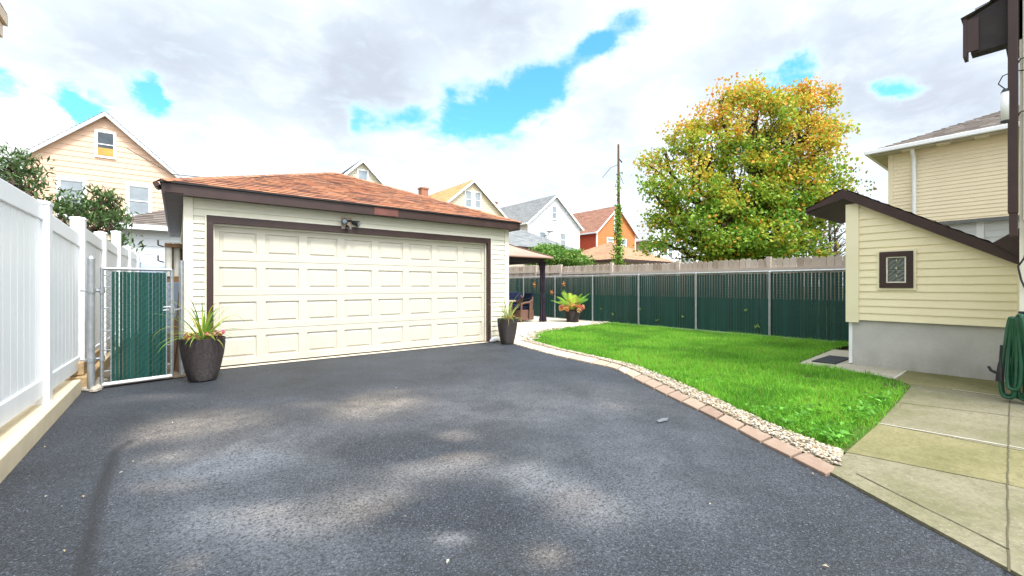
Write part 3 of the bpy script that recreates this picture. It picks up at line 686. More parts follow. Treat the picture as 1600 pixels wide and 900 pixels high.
fr.build('tension_bar',M['galv'],GT)
sl_=MB(); ns=15
for i in range(ns):
    s=.100+(gl-.175)*i/(ns-1)
    if i>2 or True:
        wv=.0163 if i>2 else .0125
        a=.008*random.uniform(-1,1); q=[P(s-wv,.07,a),P(s+wv,.07,-a),P(s+wv,1.385+random.uniform(-.01,.004),-a),P(s-wv,1.385,a)]
        sl_.prism(q,gn*.004,0,random.uniform(.1,.9))
sl_.build('slat_panel',M['gateslat'],GT)
wr=MB(); 
def mesh_wires(wr,P,s0,s1,z0,z1,pitch,rad):
    h=z1-z0; k=s0-h
    while k<s1:
        for sg in (1,-1):
            a,b=(k,z0),(k+h,z1)
            ta=max(0,(s0-k)/h); tb=min(1,(s1-k)/h)
            if tb>ta:
                za,zb=(z0+h*ta,z0+h*tb) if sg>0 else (z1-h*ta,z1-h*tb)
                wr.tube([P(k+h*ta,za,.008*sg+.012),P(k+h*tb,zb,.008*sg+.012)],rad,3,cap=False)
        k+=pitch
mesh_wires(wr,P,.0,gl,.06,1.42,.075,.0016); wr.build('wire_mesh',M['greenwire'],GT)
for z in (.36,1.16): hg=MB(); hg.tube([(-.785,6.91,z),tuple(P(0,z))],.014,8); hg.tube([P(0,z-.03),P(0,z+.03)],.029,10); hg.tube([(-.785,6.91,z-.025),(-.785,6.91,z+.025)],.042,12); hg.tube([(-.785,6.91,z),(-.87,6.88,z)],.01,6); hg.build('hinge',M['galv'],GT)
lt=MB(); lt.tube([P(gl-.09,.90),P(gl,.90),(.048,7.36,.90)],.011,8); lt.tube([P(gl,.86),P(gl,.94)],.03,10); lt.tube([P(gl-.09,.94),P(gl,.94)],.011,8); lt.build('latch',M['galv'],GT)

# poles and rack beside the garage wall
PR=thing('pole_rack','brown bracket holding pale poles on the garage side wall','pole rack',(-.02,7.9,1.35))
t=MB(); t.box(-.12,.08,-.1,.18,.42,.47); t.box(-.12,.08,.16,.18,-.08,.419); t.box(-.1,.05,-.06,.159,-.08,.0); t.build('bracket',pmat('rusty bracket',(.22,.12,.05),(.1,.055,.03),12,.8),PR)
t=MB(); 
for z in (.2,.42): t.tube([(-.13,-.08,z),(-.19,-.12,z+.02),(-.19,-.13,z+.09)],.01,6)
t.build('hook',M['black'],PR)
for dx,dyy in ((-.075,7.86),(.02,7.93)):
    t=MB(); t.tube([(0,0,0),(0,0,.5)],.04,12); o=t.build('pole',pmat('grey white tube',(.62,.6,.54),(.5,.48,.43),8,.6)); o.location=(dx-.02,dyy,1.345); tag(o,'short pale tube upright in the rusty bracket by the garage','pole','pale tubes in the bracket')
t=MB(); t.tube([(-.06,7.65,.0),(.0,7.62,.62),(.045,7.64,1.25)],.022,8); tag(t.build('board',M['polewood']),'dark stick leaning against the garage side wall','stick')
t=MB(); t.box(-.07,.05,7.72,7.75,.0,.75); tag(t.build('plank',pmat('brown plank',(.2,.13,.08),(.12,.08,.05),6,.9,stretch=(2,2,.3))),'brown plank stood behind the gate against the garage','plank')

# ------------------------------------------------------------------ green slatted chain link fence
GF=thing('chain_link_fence','chain-link fence filled with dark green slats behind the lawn','fence',(11.07,4.15,0))
fp=[1.82*k for k in range(-1,7)]
FH=1.52
for y in fp:
    t=MB(); t.tube([(-.045,y,-.02),(-.045,y,FH+.02)],.027,12); t.tube([(-.045,y,FH+.02),(-.045,y,FH+.05)],[.032,.016],12); t.build('post',M['galvpaint'],GF)
t=MB(); t.tube([(-.03,fp[0],FH+.03),(-.03,fp[-1],FH+.03)],.024,10); t.build('top_rail',M['galv'],GF)
t=MB(); t.box(-.06,.02,fp[0],fp[-1],-.03,.028); t.build('bottom_strip',pmat('pale board',(.5,.5,.47),(.4,.4,.37),5,.8),GF)
for y in fp[:-1]:
    sb=MB(); k=0; nsl=26; pitch=1.82/nsl
    for i in range(nsl):
        s=y+(i+.5)*pitch; wv=pitch*.44; z1=FH-.012+random.uniform(-.012,.004); a=random.uniform(-.006,.006)
        zm=FH*random.uniform(.585,.60)     # slats are two layers below, one above
        sb.prism([(a,s-wv*.82,.02),(a-.003,s,.02),(-a,s+wv*.82,.02),(-a,s+wv*.82,z1),(a-.003,s,z1),(a,s-wv*.82,z1)],(.004,0,0),0,random.random())
        sb.prism([(a-.010,s-wv*1.1,.03),(-a-.010,s+wv*1.1,.03),(-a-.010,s+wv*1.1,zm),(a-.010,s-wv*1.1,zm)],(.003,0,0),0,random.random())
    sb.build('slat_panel',M['slat'],GF)
    wr=MB(); Pw=lambda s,z,n: Vector((-.012-n,s,z)); mesh_wires(wr,Pw,y,y+1.82,.03,FH,.066,.0024); wr.build('wire_mesh',M['greenwire'],GF)
for i,(y,z) in enumerate([(.55,.62),(.25,.25),(.3,.22),(2.2,.36),(3.0,.2),(5.1,.45),(3.6,.5),(4.6,.3)]):
    C=np.array([[-.05,y+random.uniform(-.03,.03),z+random.uniform(-.02,.02)] for _ in range(3)]); A=rng.normal(size=(3,3)); A[:,0]*=.2
    leaves_obj('vine_leaf',C,A,np.full(3,.07),.8,np.array([[.30,.42,.12]]*3),M['leaf'],GF)

WF=thing('wooden_fence','weathered dog-eared wooden picket fence behind the green slats','fence',(11.42,2.4,0))
bays=[(0,1.9,1.88),(1.9,2.4,1.89),(4.3,2.4,1.90),(6.7,2.4,1.94),(9.1,1.4,2.0),(10.5,1.9,2.04)]
for (y,L,h) in bays:
    sb=MB(); nb=int(round(L/.142)); bw=L/nb
    for i in range(nb):
        a,b=y+i*bw+.005,y+(i+1)*bw-.005; hh=h+random.uniform(-.018,.018); e=.036; xo=random.uniform(-.004,.004)
        sb.prism([(xo,a,.05),(xo,b,.05),(xo,b,hh-e),(xo,b-e,hh),(xo,a+e,hh),(xo,a,hh-e)],(.02,0,0),0,random.uniform(.02,.98))
    sb.build('picket_panel',M['wood'],WF)
    for z in (.35,h-.27): r_=MB(); r_.box(-.045,-.007,y+.05,y+L-.05,z-.04,z+.045,0,.4); r_.build('rail',M['wood'],WF)
for y in [0]+[b[0]+b[1] for b in bays]:
    t=MB(); t.box(-.06,.035,y-.05,y+.05,.0,1.90+.012*y,0,.45); t.build('post',M['wood'],WF,bevel=.006)

# ------------------------------------------------------------------ potted plants
def potmat():
    m,nt,b=newmat('woven brown planter'); b.inputs['Roughness'].default_value=.55
    w1=tex(nt,'Wave',26,bands_direction='Z',wave_type='BANDS'); w1.inputs['Distortion'].default_value=3.5; w1.inputs['Detail'].default_value=2; n=tex(nt,'Noise',22,3)
    col=mixc(nt,mth(nt,'MULTIPLY',w1.outputs['Fac'],.55),ramp(nt,n.outputs[0],[(.3,(.066,.043,.040)),(.7,(.036,.025,.025))]),(.016,.011,.011)); nt.links.new(col,b.inputs['Base Color'])
    bump(nt,b,mth(nt,'ADD',mth(nt,'MULTIPLY',w1.outputs['Fac'],1.5),n.outputs[0]),1.0,.016); return m
M['pot']=potmat(); M['soil']=pmat('potting soil',(.03,.02,.014),(.05,.035,.025),20,.95)
def spikes(parent,n,base_r,z,lmin,lmax,w,cols,seed,droop=1.0,name='leaf'):
    rd=random.Random(seed)
    for i in range(n):
        az=rd.uniform(0,6.283); el=rd.uniform(.25,1.45); L=rd.uniform(lmin,lmax)*(1.1 if el>.8 else .9); c=rd.choice(cols); c=tuple(x*rd.uniform(.75,1.2) for x in c)
        mb=MB(); p=Vector((math.cos(az)*base_r*rd.random(),math.sin(az)*base_r*rd.random(),z)); e=el; N=8; prev=None
        side=Vector((-math.sin(az),math.cos(az),0))
        for k in range(N+1):
            t=k/N; ww=w*(.55+.9*t if t<.3 else 1.0*(1-t)/.7*1.17)*.5+.0006
            cur=(p-side*ww,p+Vector((0,0,-ww*.35)),p+side*ww)
            if prev:
                mb.face([prev[0],prev[1],cur[1],cur[0]],c=c); mb.face([prev[1],prev[2],cur[2],cur[1]],c=c)
            prev=cur; p=p+Vector((math.cos(az)*math.cos(e),math.sin(az)*math.cos(e),math.sin(e)))*(L/N); e-=droop*(.06+.22*t)*(1.5-el*.6)
        mb.build(name,M['blade'],parent)
def flower(parent,x,y,z,r,cols,rd,name='flower'):
    mb=MB(); c0=Vector((x,y,z))
    for j in range(rd.randint(7,11)):
        d=Vector((rd.gauss(0,1),rd.gauss(0,1),rd.gauss(.5,.8))).normalized(); c=rd.choice(cols); c=tuple(v*rd.uniform(.8,1.2) for v in c)
        a=d.cross(Vector((rd.random(),rd.random(),rd.random()))).normalized(); b=d.cross(a); p=c0+d*r*rd.uniform(.25,1)
        pts=[p+a*r*.55,p+b*r*.38+d*r*.1,p-a*r*.55,p-b*r*.38+d*r*.1]; mb.face(pts,c=c)
    return mb.build(name,M['petal'],parent)
def pot(parent,r0,r1,h,rim=.02):
    t=MB(); t.lathe([(.001,.0),(r0*.92,.0),(r0,.015),(r0+(r1-r0)*.42,h*.28),(r0+(r1-r0)*.80,h*.6),(r1*.995,h*.86),(r1,h*.97),(r1,h),(r1-rim,h),(r1-rim-.005,h-.06)],40); t.build('pot',M['pot'],parent,smooth=True)
    t=MB(); t.lathe([(r1-rim-.004,h-.045),(.001,h-.03)],24); t.build('soil',M['soil'],parent)
rd=random.Random(3)
P1=thing('potted_plant','brown woven pot of spiky grass and coral flowers by the gate','potted plant',(.262,6.80,0))
pot(P1,.155,.246,.545)
spikes(P1,58,.06,.52,.34,.66,.022,[(.30,.46,.07),(.20,.36,.06),(.36,.42,.10),(.10,.22,.04)],4,1.0)
spikes(P1,7,.08,.52,.55,.8,.020,[(.42,.36,.05),(.35,.36,.06)],9,2.2)
for i in range(26):
    a=rd.uniform(0,6.283); r=.14+.09*rd.random(); flower(P1,math.cos(a)*r,math.sin(a)*r,.555+rd.random()*.05,.038,[(.75,.22,.20),(.70,.32,.22),(.62,.16,.25),(.55,.45,.12),(.30,.42,.08)],rd)
flower(P1,.21,-.22,.62,.035,[(.75,.10,.30),(.7,.16,.38)],rd)
P2=thing('potted_plant','dark planter of wispy grass at the garage corner by the patio','potted plant',(5.44,7.07,0))
pot(P2,.135,.212,.525)
spikes(P2,40,.05,.5,.34,.72,.014,[(.34,.36,.10),(.25,.34,.08),(.42,.38,.16),(.16,.26,.06)],14,1.25)
spikes(P2,10,.05,.5,.3,.5,.03,[(.30,.45,.10),(.36,.48,.14)],15,.6)
for i in range(14):
    a=rd.uniform(0,6.283); r=.10+.08*rd.random(); flower(P2,math.cos(a)*r,math.sin(a)*r,.53+rd.random()*.04,.03,[(.62,.24,.16),(.5,.3,.18),(.4,.36,.12)],rd)
P3=thing('potted_plant','low black tub of palm fronds and coral flowers against the green fence','potted plant',(10.3,9.85,.014))
t=MB(); t.lathe([(.001,0),(.20,0),(.215,.03),(.19,.05),(.24,.2),(.27,.34),(.28,.38),(.26,.38),(.25,.32),(.001,.33)],32); t.build('pot',M['pot'],P3,smooth=True)
def frond(parent,az,el,L,c,rd,z=.40):
    mb=MB(); p=Vector((math.cos(az)*.04,math.sin(az)*.04,z)); e=el; N=16; side=Vector((-math.sin(az),math.cos(az),0)); pts=[]
    for k in range(N+1):
        pts.append(p.copy()); d=Vector((math.cos(az)*math.cos(e),math.sin(az)*math.cos(e),math.sin(e))); p=p+d*(L/N); e-=.012+.0030*k
        if k>4:
            ll=.24*L*math.sin(math.pi*min(1,(k-3.2)/(N-2)))+.04
            for sg in (1,-1):
                tip=p+side*sg*ll*.8+d*ll*.62-Vector((0,0,ll*.28)); wv=d*.016; cc=tuple(v*rd.uniform(.75,1.25) for v in c)
                mb.face([p-wv,p+wv,tip],c=cc)
    mb.tube(pts,[.008*(1-k/N*.8) for k in range(N+1)],4)
    mb.c=[x if x else c for x in mb.c]; mb.build('frond',M['blade'],parent)
for i in range(22):
    frond(P3,rd.uniform(0,6.283),rd.uniform(.55,1.5),rd.uniform(.50,.74),rd.choice([(.46,.60,.08),(.36,.56,.07),(.20,.42,.06),(.10,.28,.05)]),rd)
for i in range(70):
    a=rd.uniform(0,6.283); r=.06+.36*math.sqrt(rd.random()); flower(P3,math.cos(a)*r,math.sin(a)*r,.56-.55*max(0,r-.10)+rd.uniform(-.05,.12),.07,[(.78,.22,.14),(.72,.34,.16),(.70,.12,.14),(.66,.52,.10),(.55,.50,.12),(.75,.42,.30)],rd)

x,y=gp(774,534); t=MB(); t.lathe([(.001,0),(.09,.0),(.11,.03),(.09,.075),(.04,.10),(.001,.105)],12); t.v=[(a*1.2+.02*math.sin(9*b),b*.8,c*(1+.3*math.sin(14*a))) for a,b,c in t.v]; o=t.build('stone',M['whitep'],smooth=True); o.location=(x,y+.06,0); tag(o,'small white stone at the garage corner beside the dark planter','stone')
# ------------------------------------------------------------------ gazebo and furniture
GZ=thing('gazebo','brown canopy gazebo with dark tied curtain behind the garage corner','gazebo',(0,0,.014))
x0_,x1_,y0_,y1_=6.30,9.74,10.16,13.6; ze=2.13; cxg,cyg=(x0_+x1_)/2,(y0_+y1_)/2; za=2.93
C4=[(x0_,y0_,ze),(x1_,y0_,ze),(x1_,y1_,ze),(x0_,y1_,ze)]; ap=Vector((cxg,cyg,za)); cn=MB()
for i in range(4):
    a,b=Vector(C4[i]),Vector(C4[(i+1)%4]); nseg=6
    for k in range(nseg):
        p,q=a.lerp(b,k/nseg),a.lerp(b,(k+1)/nseg); rows=4
        for r in range(rows):
            s0,s1=r/rows,(r+1)/rows; sag=lambda t: Vector((0,0,-.06*math.sin(math.pi*t)))
            cn.face([p.lerp(ap,s0)+sag(s0),q.lerp(ap,s0)+sag(s0),q.lerp(ap,s1)+sag(s1),p.lerp(ap,s1)+sag(s1)])
    # hem
    cn.face([a,b,b-Vector((0,0,.035)),a-Vector((0,0,.035))])
CN=cn.build('canopy',M['canopy'],GZ)
rb=MB()
for i in range(4): rb.tube([Vector(C4[i])+Vector((0,0,.01)),Vector(C4[i]).lerp(ap,.5)+Vector((0,0,-.045)),ap+Vector((0,0,.01))],.016,6)
rb.tube([Vector((7.4,y0_,ze+.01)),Vector((7.4,y0_,ze)).lerp(ap,.55)+Vector((0,0,-.04))],.012,6)
rb.build('canopy_seam',pmat('dark brown hem',(.16,.09,.07),(.12,.07,.055),6,.8),CN)
fr=MB(); b0,b1,d0,d1=x0_+.14,x1_-.14,y0_+.36,y1_-.14
fr.box(b0,b1,d0-.03,d0+.03,1.96,2.10); fr.box(b0,b1,d1-.03,d1+.03,1.96,2.10); fr.box(b0-.03,b0+.03,d0+.03,d1-.03,1.96,2.10); fr.box(b1-.03,b1+.03,d0+.03,d1-.03,1.96,2.10); fr.build('roof_frame',M['black'],GZ)
for (x,y) in ((b0,d0),(b1,d0),(b1,d1),(b0,d1)):
    t=MB(); t.box(x-.035,x+.035,y-.035,y+.035,0,2.0); t.box(x-.09,x+.09,y-.09,y+.09,0,.02); t.build('post',M['galvpaint'] if (x,y)==(b1,d0) else M['black'],GZ,bevel=.004)
cu=MB(); N=26; L=[]                    # tied curtain at the near post
for k in range(N+1):
    z=2.0-k/N*1.97; t=k/N; rr=.075+.035*math.exp(-((t-.0)/.1)**2)-.028*math.exp(-((t-.55)/.05)**2)+.05*max(0,t-.86)/.14
    ox=-.10+.05*math.sin(min(t,.5)*math.pi)
    ring_=[]
    for j in range(30):
        a=2*math.pi*j/30; q=rr*(1+.24*math.sin(6*a+t*1.2)); ring_.append((b1+ox*.8+q*math.cos(a),d0-.03+q*math.sin(a)*.9,z))
    L.append(ring_)
for k in range(N):
    for j in range(30): cu.face([L[k][j],L[k][(j+1)%30],L[k+1][(j+1)%30],L[k+1][j]])
cu.build('curtain',M['curtain'],GZ,smooth=False)

def wicker_chair(loc,rz,label,grp):
    o=thing('wicker_chair',label,'chair',loc,grp,rz)
    t=MB(); t.prism([(-.30,-.30,.06),(.30,-.30,.06),(.27,.30,.06),(-.27,.30,.06)],(0,0,.34)); t.build('seat',M['wicker'],o,bevel=.02)
    t=MB()
    for i in range(13):                    # rounded back shell
        a0,a1=math.pi*(i/13),math.pi*((i+1)/13)
        def pt(a,z,rr): return (math.cos(a)*.33*rr,.05+math.sin(a)*.30*rr,z)
        hz=lambda a: .62+.32*math.sin(a)**1.3
        t.face([pt(a0,.06,1),pt(a1,.06,1),pt(a1,hz(a1),1.12),pt(a0,hz(a0),1.12)]); t.face([pt(a0,.06,.9),pt(a1,.06,.9),pt(a1,hz(a1),1.0),pt(a0,hz(a0),1.0)][::-1])
        t.face([pt(a0,hz(a0),1.0),pt(a1,hz(a1),1.0),pt(a1,hz(a1),1.12),pt(a0,hz(a0),1.12)])
    t.build('backrest',M['wicker'],o)
    for sx in (-1,1):
        t=MB(); t.tube([(sx*.335,-.28,.38),(sx*.345,-.27,.60),(sx*.35,-.15,.635),(sx*.36,.05,.65),(sx*.34,.18,.72)],.035,8); t.tube([(sx*.31,-.28,.0),(sx*.32,-.28,.42)],.028,8); t.build('arm',M['wicker'],o)
    t=MB(); t.box(-.26,.26,-.30,.22,.405,.50); t.build('seat_cushion',M['navy'],o,bevel=.03)
    t=MB(); i=t.box(-.24,.24,.16,.27,.50,.95); t.v=[(x,y+(z-.5)*.25,z) for x,y,z in t.v]; t.build('back_cushion',M['navy'],o,bevel=.04)
    return o
wicker_chair((9.12,11.05,.014),-1.62,'brown wicker armchair with navy cushions next to the gazebo post','patio chairs')
wicker_chair((9.95,12.5,.014),-.7,'wicker armchair with navy back cushion on the far side of the table','patio chairs')
TB=thing('patio_table','stone topped patio table under the gazebo','table',(8.2,11.35,.014))
t=MB(); t.box(-.5,.5,-.5,.5,.68,.72); t.build('tabletop',M['stone'],TB,bevel=.01)
t=MB(); t.box(-.42,.42,-.42,.42,.05,.68); t.build('table_base',M['wicker'],TB)
for (px,py,zz,rot) in ((835,445,0,.2),(862,457,0,.4),(881,444,0,-.1)):
    # on the inner side of the green fence
    q=(px-800)/F; V=(11.07-.07)*(cs-sn*q)/(cs*q+sn); d=sn*(11.0)+cs*V; z=CH+(HY-py)*d/F
    mb=MB(); pts=[]
    for j in range(10):
        a=math.pi/2+rot+j*math.pi/5; r=.135 if j%2==0 else .052; pts.append((0,math.cos(a)*r,math.sin(a)*r))
    for j in range(10):
        a,b=pts[j],pts[(j+1)%10]; mb.face([a,b,(-.03,0,0)]); mb.face([b,a,(.012,0,0)])
    o=mb.build('wall_star',M['rust']); o.location=(11.0,V,z)
    tag(o,{835:'rusty metal star seen between wicker chair and gazebo post',862:'rusty metal star lowest on the fence next to the curtain',881:'rusty metal star just above the palm fronds'}[px],'star ornament','metal stars hung on the green fence')

# ------------------------------------------------------------------ cellar entrance
BX,BY0,BY1=8.10,.20,1.95
BK=thing('cellar_entrance','cream sided cellar entrance with sloping dark brown roof and small window','cellar entrance',(0,0,0))
bw=MB(); slope=.625; zpk=2.60
zt=lambda y: zpk-(BY1-y)*slope          # wall top
siding(bw,(BX,0,0),(0,1,0),(-1,0,0),[(BY0,.70),(BY1-.12,.70),(BY1-.12,zt(BY1-.12)),(BY0,zt(BY0))],.108,.016,z_start=.70)
bw.build('wall',M['bulksiding'],BK); bw=MB(); bw.face([(BX+1.0,BY1,.03),(BX+1.5,BY1,.03),(BX+1.5,BY1,zpk-.2),(BX+1.0,BY1,zpk-.2)]); bw.face([(BX+1.5,BY0,.03),(BX+1.5,BY1,.03),(BX+1.5,BY1,zpk-.2),(BX+1.5,BY0,zt(BY0))])
bw.build('rear_wall',M['bulksiding'],BK)
t=MB(); t.prism([(BX-.028,BY1-.14,.66),(BX+.09,BY1-.14,.66),(BX+.09,BY1+.02,.66),(BX-.028,BY1+.02,.66)],(0,0,1.80)); t.build('corner_trim',M['bulktrim'],BK,bevel=.004)
t=MB(); t.box(BX-.024,BX+.0,BY0-.02,BY0+.07,.70,zt(BY0)-.02); t.build('corner_trim',M['bulktrim'],BK)
t=MB(); t.face([(BX-.024,BY0+.07,zt(BY0+.07)-.05),(BX-.024,BY1-.14,zt(BY1-.14)-.05),(BX-.024,BY1-.14,zt(BY1-.14)),(BX-.024,BY0+.07,zt(BY0+.07))]); t.prism([(BX-.026,BY0,zt(BY0)-.05),(BX-.026,BY1-.02,zt(BY1-.02)-.05),(BX-.026,BY1-.02,zt(BY1-.02)),(BX-.026,BY0,zt(BY0))],(.02,0,0)); t.build('rake_trim',M['bulktrim'],BK)
t=MB(); t.box(BX+.03,BX+1.45,BY0-.1,BY1-.05,-.05,.70); t.build('foundation',M['concrete'],BK,bevel=.01)
t=MB(); t.box(BX+.035,BX+.12,BY1-.05,BY1-.005,.03,.70); t.box(BX+.12,BX+1.0,BY1-.045,BY1-.02,.05,2.3); t.build('door',M['white'],BK,bevel=.003)
# roof: long slope towards the house, short one out over the door, rakes seen from the drive
xr0,xr1=BX-.13,BX+1.7; zr=lambda y: 2.69-(BY1+.03-y)*slope if y<=BY1+.03 else 2.69-(y-BY1-.03)*.50
yT=BY1+.52
ro=MB(); shingles(ro,[(xr0,BY0-.05,zr(BY0-.05)),(xr1,BY0-.05,zr(BY0-.05)),(xr1,BY1+.03,2.69),(xr0,BY1+.03,2.69)]); shingles(ro,[(xr0,BY1+.03,2.69),(xr1,BY1+.03,2.69),(xr1,yT,zr(yT)),(xr0,yT,zr(yT))])
RB=ro.build('roof',M['roof_dark'],BK)
fs=MB(); h=.145
fs.prism([(xr0+.01,BY0-.05,zr(BY0-.05)-h),(xr0+.01,BY1+.03,2.69-h),(xr0+.01,BY1+.03,2.688),(xr0+.01,BY0-.05,zr(BY0-.05)-.002)],(.025,0,0)); fs.build('fascia',M['brown'],BK)
fs=MB(); fs.prism([(xr0+.01,BY1+.031,2.69-h),(xr0+.01,yT,zr(yT)-.05),(xr0+.01,yT,zr(yT)-.002),(xr0+.01,BY1+.031,2.688)],(.025,0,0)); fs.box(xr0+.036,xr1,yT-.03,yT-.005,zr(yT)-.07,zr(yT)-.005); fs.build('fascia',M['brown'],BK)
fs=MB(); fs.prism([(xr0+.037,BY1+.02,2.69-h+.02),(xr0+.037,yT-.031,zr(yT)-.07),(xr1,yT-.031,zr(yT)-.07),(xr1,BY1+.02,2.69-h+.02)],(0,0,.012)); fs.prism([(xr0+.037,BY0,zt(BY0)+.01),(xr0+.037,BY1+.02,zt(BY1)+.01),(BX,BY1+.02,zt(BY1)+.01),(BX,BY0,zt(BY0)+.01)],(0,0,.008)); fs.build('soffit',M['soffit'],BK)
fs=MB(); fs.prism([(BX-.35,.62,1.80),(BX-.35,.20,1.60),(BX-.35,.20,2.02),(BX-.35,.38,1.97)],(.6,0,0)); 
fs=MB(); fs.prism([(xr0-.02,.46,zr(.46)+.01),(xr0-.02,.10,zr(.10)-.1),(xr0-.02,.10,1.95),(xr0-.02,.22,1.93)],(.5,0,0)); fs.build('valley_flashing',M['brown'],BK)
# little glass block window
WN=MB(); wy=1.955-.50; 
def fromright(px): 
    q=(px-800)/F; return BX*(cs-sn*q)/(cs*q+sn)
wa,wb=fromright(1428),fromright(1375); d_=sn*BX+cs*(wa+wb)/2
wz0,wz1=CH+(HY-450)*d_/F,CH+(HY-393)*d_/F
f=MB(); T=.075
f.box(BX-.05,BX+.0,wa-.0,wa+T,wz0,wz1); f.box(BX-.05,BX+.0,wb-T,wb,wz0,wz1); f.box(BX-.052,BX+.0,wa+T,wb-T,wz1-T,wz1); f.box(BX-.052,BX+.0,wa+T,wb-T,wz0,wz0+T)
FW=f.build('window',M['brown'],BK,bevel=.004)
f=MB(); c=.028; f.box(BX-.034,BX+.001,wa-c,wa,wz0-c,wz1+c); f.box(BX-.034,BX+.001,wb,wb+c,wz0-c,wz1+c); f.box(BX-.035,BX+.001,wa,wb,wz1,wz1+c); f.box(BX-.035,BX+.001,wa,wb,wz0-c,wz0); f.build('window_trim',M['bulktrim'],FW)
f=MB(); i0,i1,j0,j1=wa+T,wb-T,wz0+T,wz1-T; c=.016
f.box(BX-.038,BX,i0,i0+c,j0,j1); f.box(BX-.038,BX,i1-c,i1,j0,j1); f.box(BX-.037,BX,i0+c,i1-c,j1-c,j1); f.box(BX-.037,BX,i0+c,i1-c,j0,j0+c); f.build('sash',M['trimcream'],FW)
def glassblock():
    m,nt,b=newmat('patterned glass block'); b.inputs['Roughness'].default_value=.12; b.inputs['Specular IOR Level'].default_value=.6
    n=tex(nt,'Noise',22,3); w_=tex(nt,'Wave',9,wave_type='BANDS',bands_direction='DIAGONAL'); w_.inputs['Distortion'].default_value=6
    col=ramp(nt,w_.outputs['Fac'],[(.2,(.075,.09,.08)),(.6,(.11,.125,.112)),(.9,(.17,.185,.17))]); nt.links.new(col,b.inputs['Base Color']); bump(nt,b,n.outputs[0],.5,.02); return m
f=MB(); my,mz=(i0+i1)/2,(j0+j1)/2; g_=.006
for a,b in ((i0+c,my-g_),(my+g_,i1-c)):
    for p,q in ((j0+c,mz-g_),(mz+g_,j1-c)): f.box(BX-.024,BX,a,b,p,q)
f.build('glass_block_pane',glassblock(),FW,bevel=.008)
f=MB(); f.box(BX-.012,BX,i0+c,i1-c,mz-g_+.001,mz+g_-.001); f.box(BX-.013,BX,my-g_+.001,my+g_-.001,j0+c,j1-c); f.build('mortar',pmat('mortar',(.2,.22,.17),(.15,.17,.13),8),FW)
mt=MB(); mp=[gp(*p,ZW) for p in [(1268,567),(1300,557),(1345,559),(1325,570)]]
mt.box(7.88,8.75,2.05,2.36,ZW+.001,ZW+.016); tag(mt.build('doormat',M['rubber'],bevel=.004),'black ribbed rubber doormat on the slab by the cellar entrance','doormat')

# ------------------------------------------------------------------ house at the drive (only its corner shows)
HX,HYc=6.97,.205
HS=thing('house','cream sided house corner with brown downspout beside the walk','house',(0,0,0))
hw=MB(); siding(hw,(HX,0,0),(0,1,0),(-1,0,0),[(-7,.5),(HYc-.06,.5),(HYc-.06,6.2),(-7,6.2)],.108,.016,z_start=.5); siding(hw,(HX,HYc,0),(1,0,0),(0,1,0),[(.05,.5),(7,.5),(7,6.2),(.05,6.2)],.108,.016,z_start=.5)
hw.face([(HX+7,HYc,0),(HX+7,-7,0),(HX+7,-7,6.2),(HX+7,HYc,6.2)]); hw.face([(HX,-7,0),(HX+7,-7,0),(HX+7,-7,6.2),(HX,-7,6.2)]); hw.build('wall',M['trimcream'],HS)
t=MB(); t.box(HX-.02,HX+.06,HYc-.08,HYc+.012,.5,6.2); t.build('corner_trim',M['trimcream'],HS)
t=MB(); t.box(HX+.02,HX+6.9,-6.9,HYc-.02,-.05,.5); t.build('foundation',M['concrete'],HS)
hr=MB(); rz0=6.2; shingles(hr,[(HX-.4,HYc+.4,rz0),(HX+7.4,HYc+.4,rz0),(HX+3.6,-3.4,8.4)]); shingles(hr,[(HX-.4,-7.4,rz0),(HX-.4,HYc+.4,rz0),(HX+3.6,-3.4,8.4)]); shingles(hr,[(HX+7.4,HYc+.4,rz0),(HX+7.4,-7.4,rz0),(HX+3.6,-3.4,8.4)]); shingles(hr,[(HX+7.4,-7.4,rz0),(HX-.4,-7.4,rz0),(HX+3.6,-3.4,8.4)]); hr.face([(HX-.4,-7.4,rz0-.05),(HX+7.4,-7.4,rz0-.05),(HX+7.4,HYc+.4,rz0-.05),(HX-.4,HYc+.4,rz0-.05)],0,.2)
hr.build('roof',M['roof_dark'],HS)
# low eave jutting from the back wall
EV=MB(); yo=HYc+.39
EV.prism([(HX-.02,HYc+.36,3.80),(HX-.02,HYc-.10,3.80),(HX-.02,HYc-.10,4.40),(HX-.02,yo,4.19)],(.16,0,0)); EV.build('back_eave',pmat('dark eave board',(.034,.027,.026),(.024,.019,.019),9,.7),HS)
EV=MB(); EV.box(HX-.035,HX+.15,yo+.0,yo+.03,3.78,4.20); EV.box(HX-.034,HX-.021,HYc+.30,yo-.001,3.82,4.18); EV.build('fascia',M['brown'],HS)
EV=MB(); shingles(EV,[(HX-.05,yo+.04,4.205),(HX+.18,yo+.04,4.205),(HX+.18,HYc-.10,4.44),(HX-.05,HYc-.10,4.44)],.12,.25); EV.build('eave_roof',M['roof_mix'],HS)
EV=MB(); EV.tube([(HX+.05,HYc+.13,4.3),(HX+.05,HYc+.13,5.2)],.05,8); EV.prism([(HX+.03,HYc+.22,4.30),(HX+.03,HYc+.0,4.34),(HX+.03,HYc+.0,4.75)],(.12,0,0)); EV.build('vent_pipe',M['brown'],HS)
t=MB(); dsx=HX-.05; dsy=HYc+.045
t.box(dsx-.035,dsx+.035,dsy-.028,dsy+.045,1.98,6.1); t.box(dsx-.028,dsx+.028,dsy-.024,dsy+.036,1.74,2.02); t.build('downspout',M['brown'],HS,bevel=.006)
t=MB(); t.tube([(HX-.035,HYc-.02,1.9),(HX-.035,HYc-.02,5.9)],.011,8); t.build('conduit',M['trimcream'],HS)
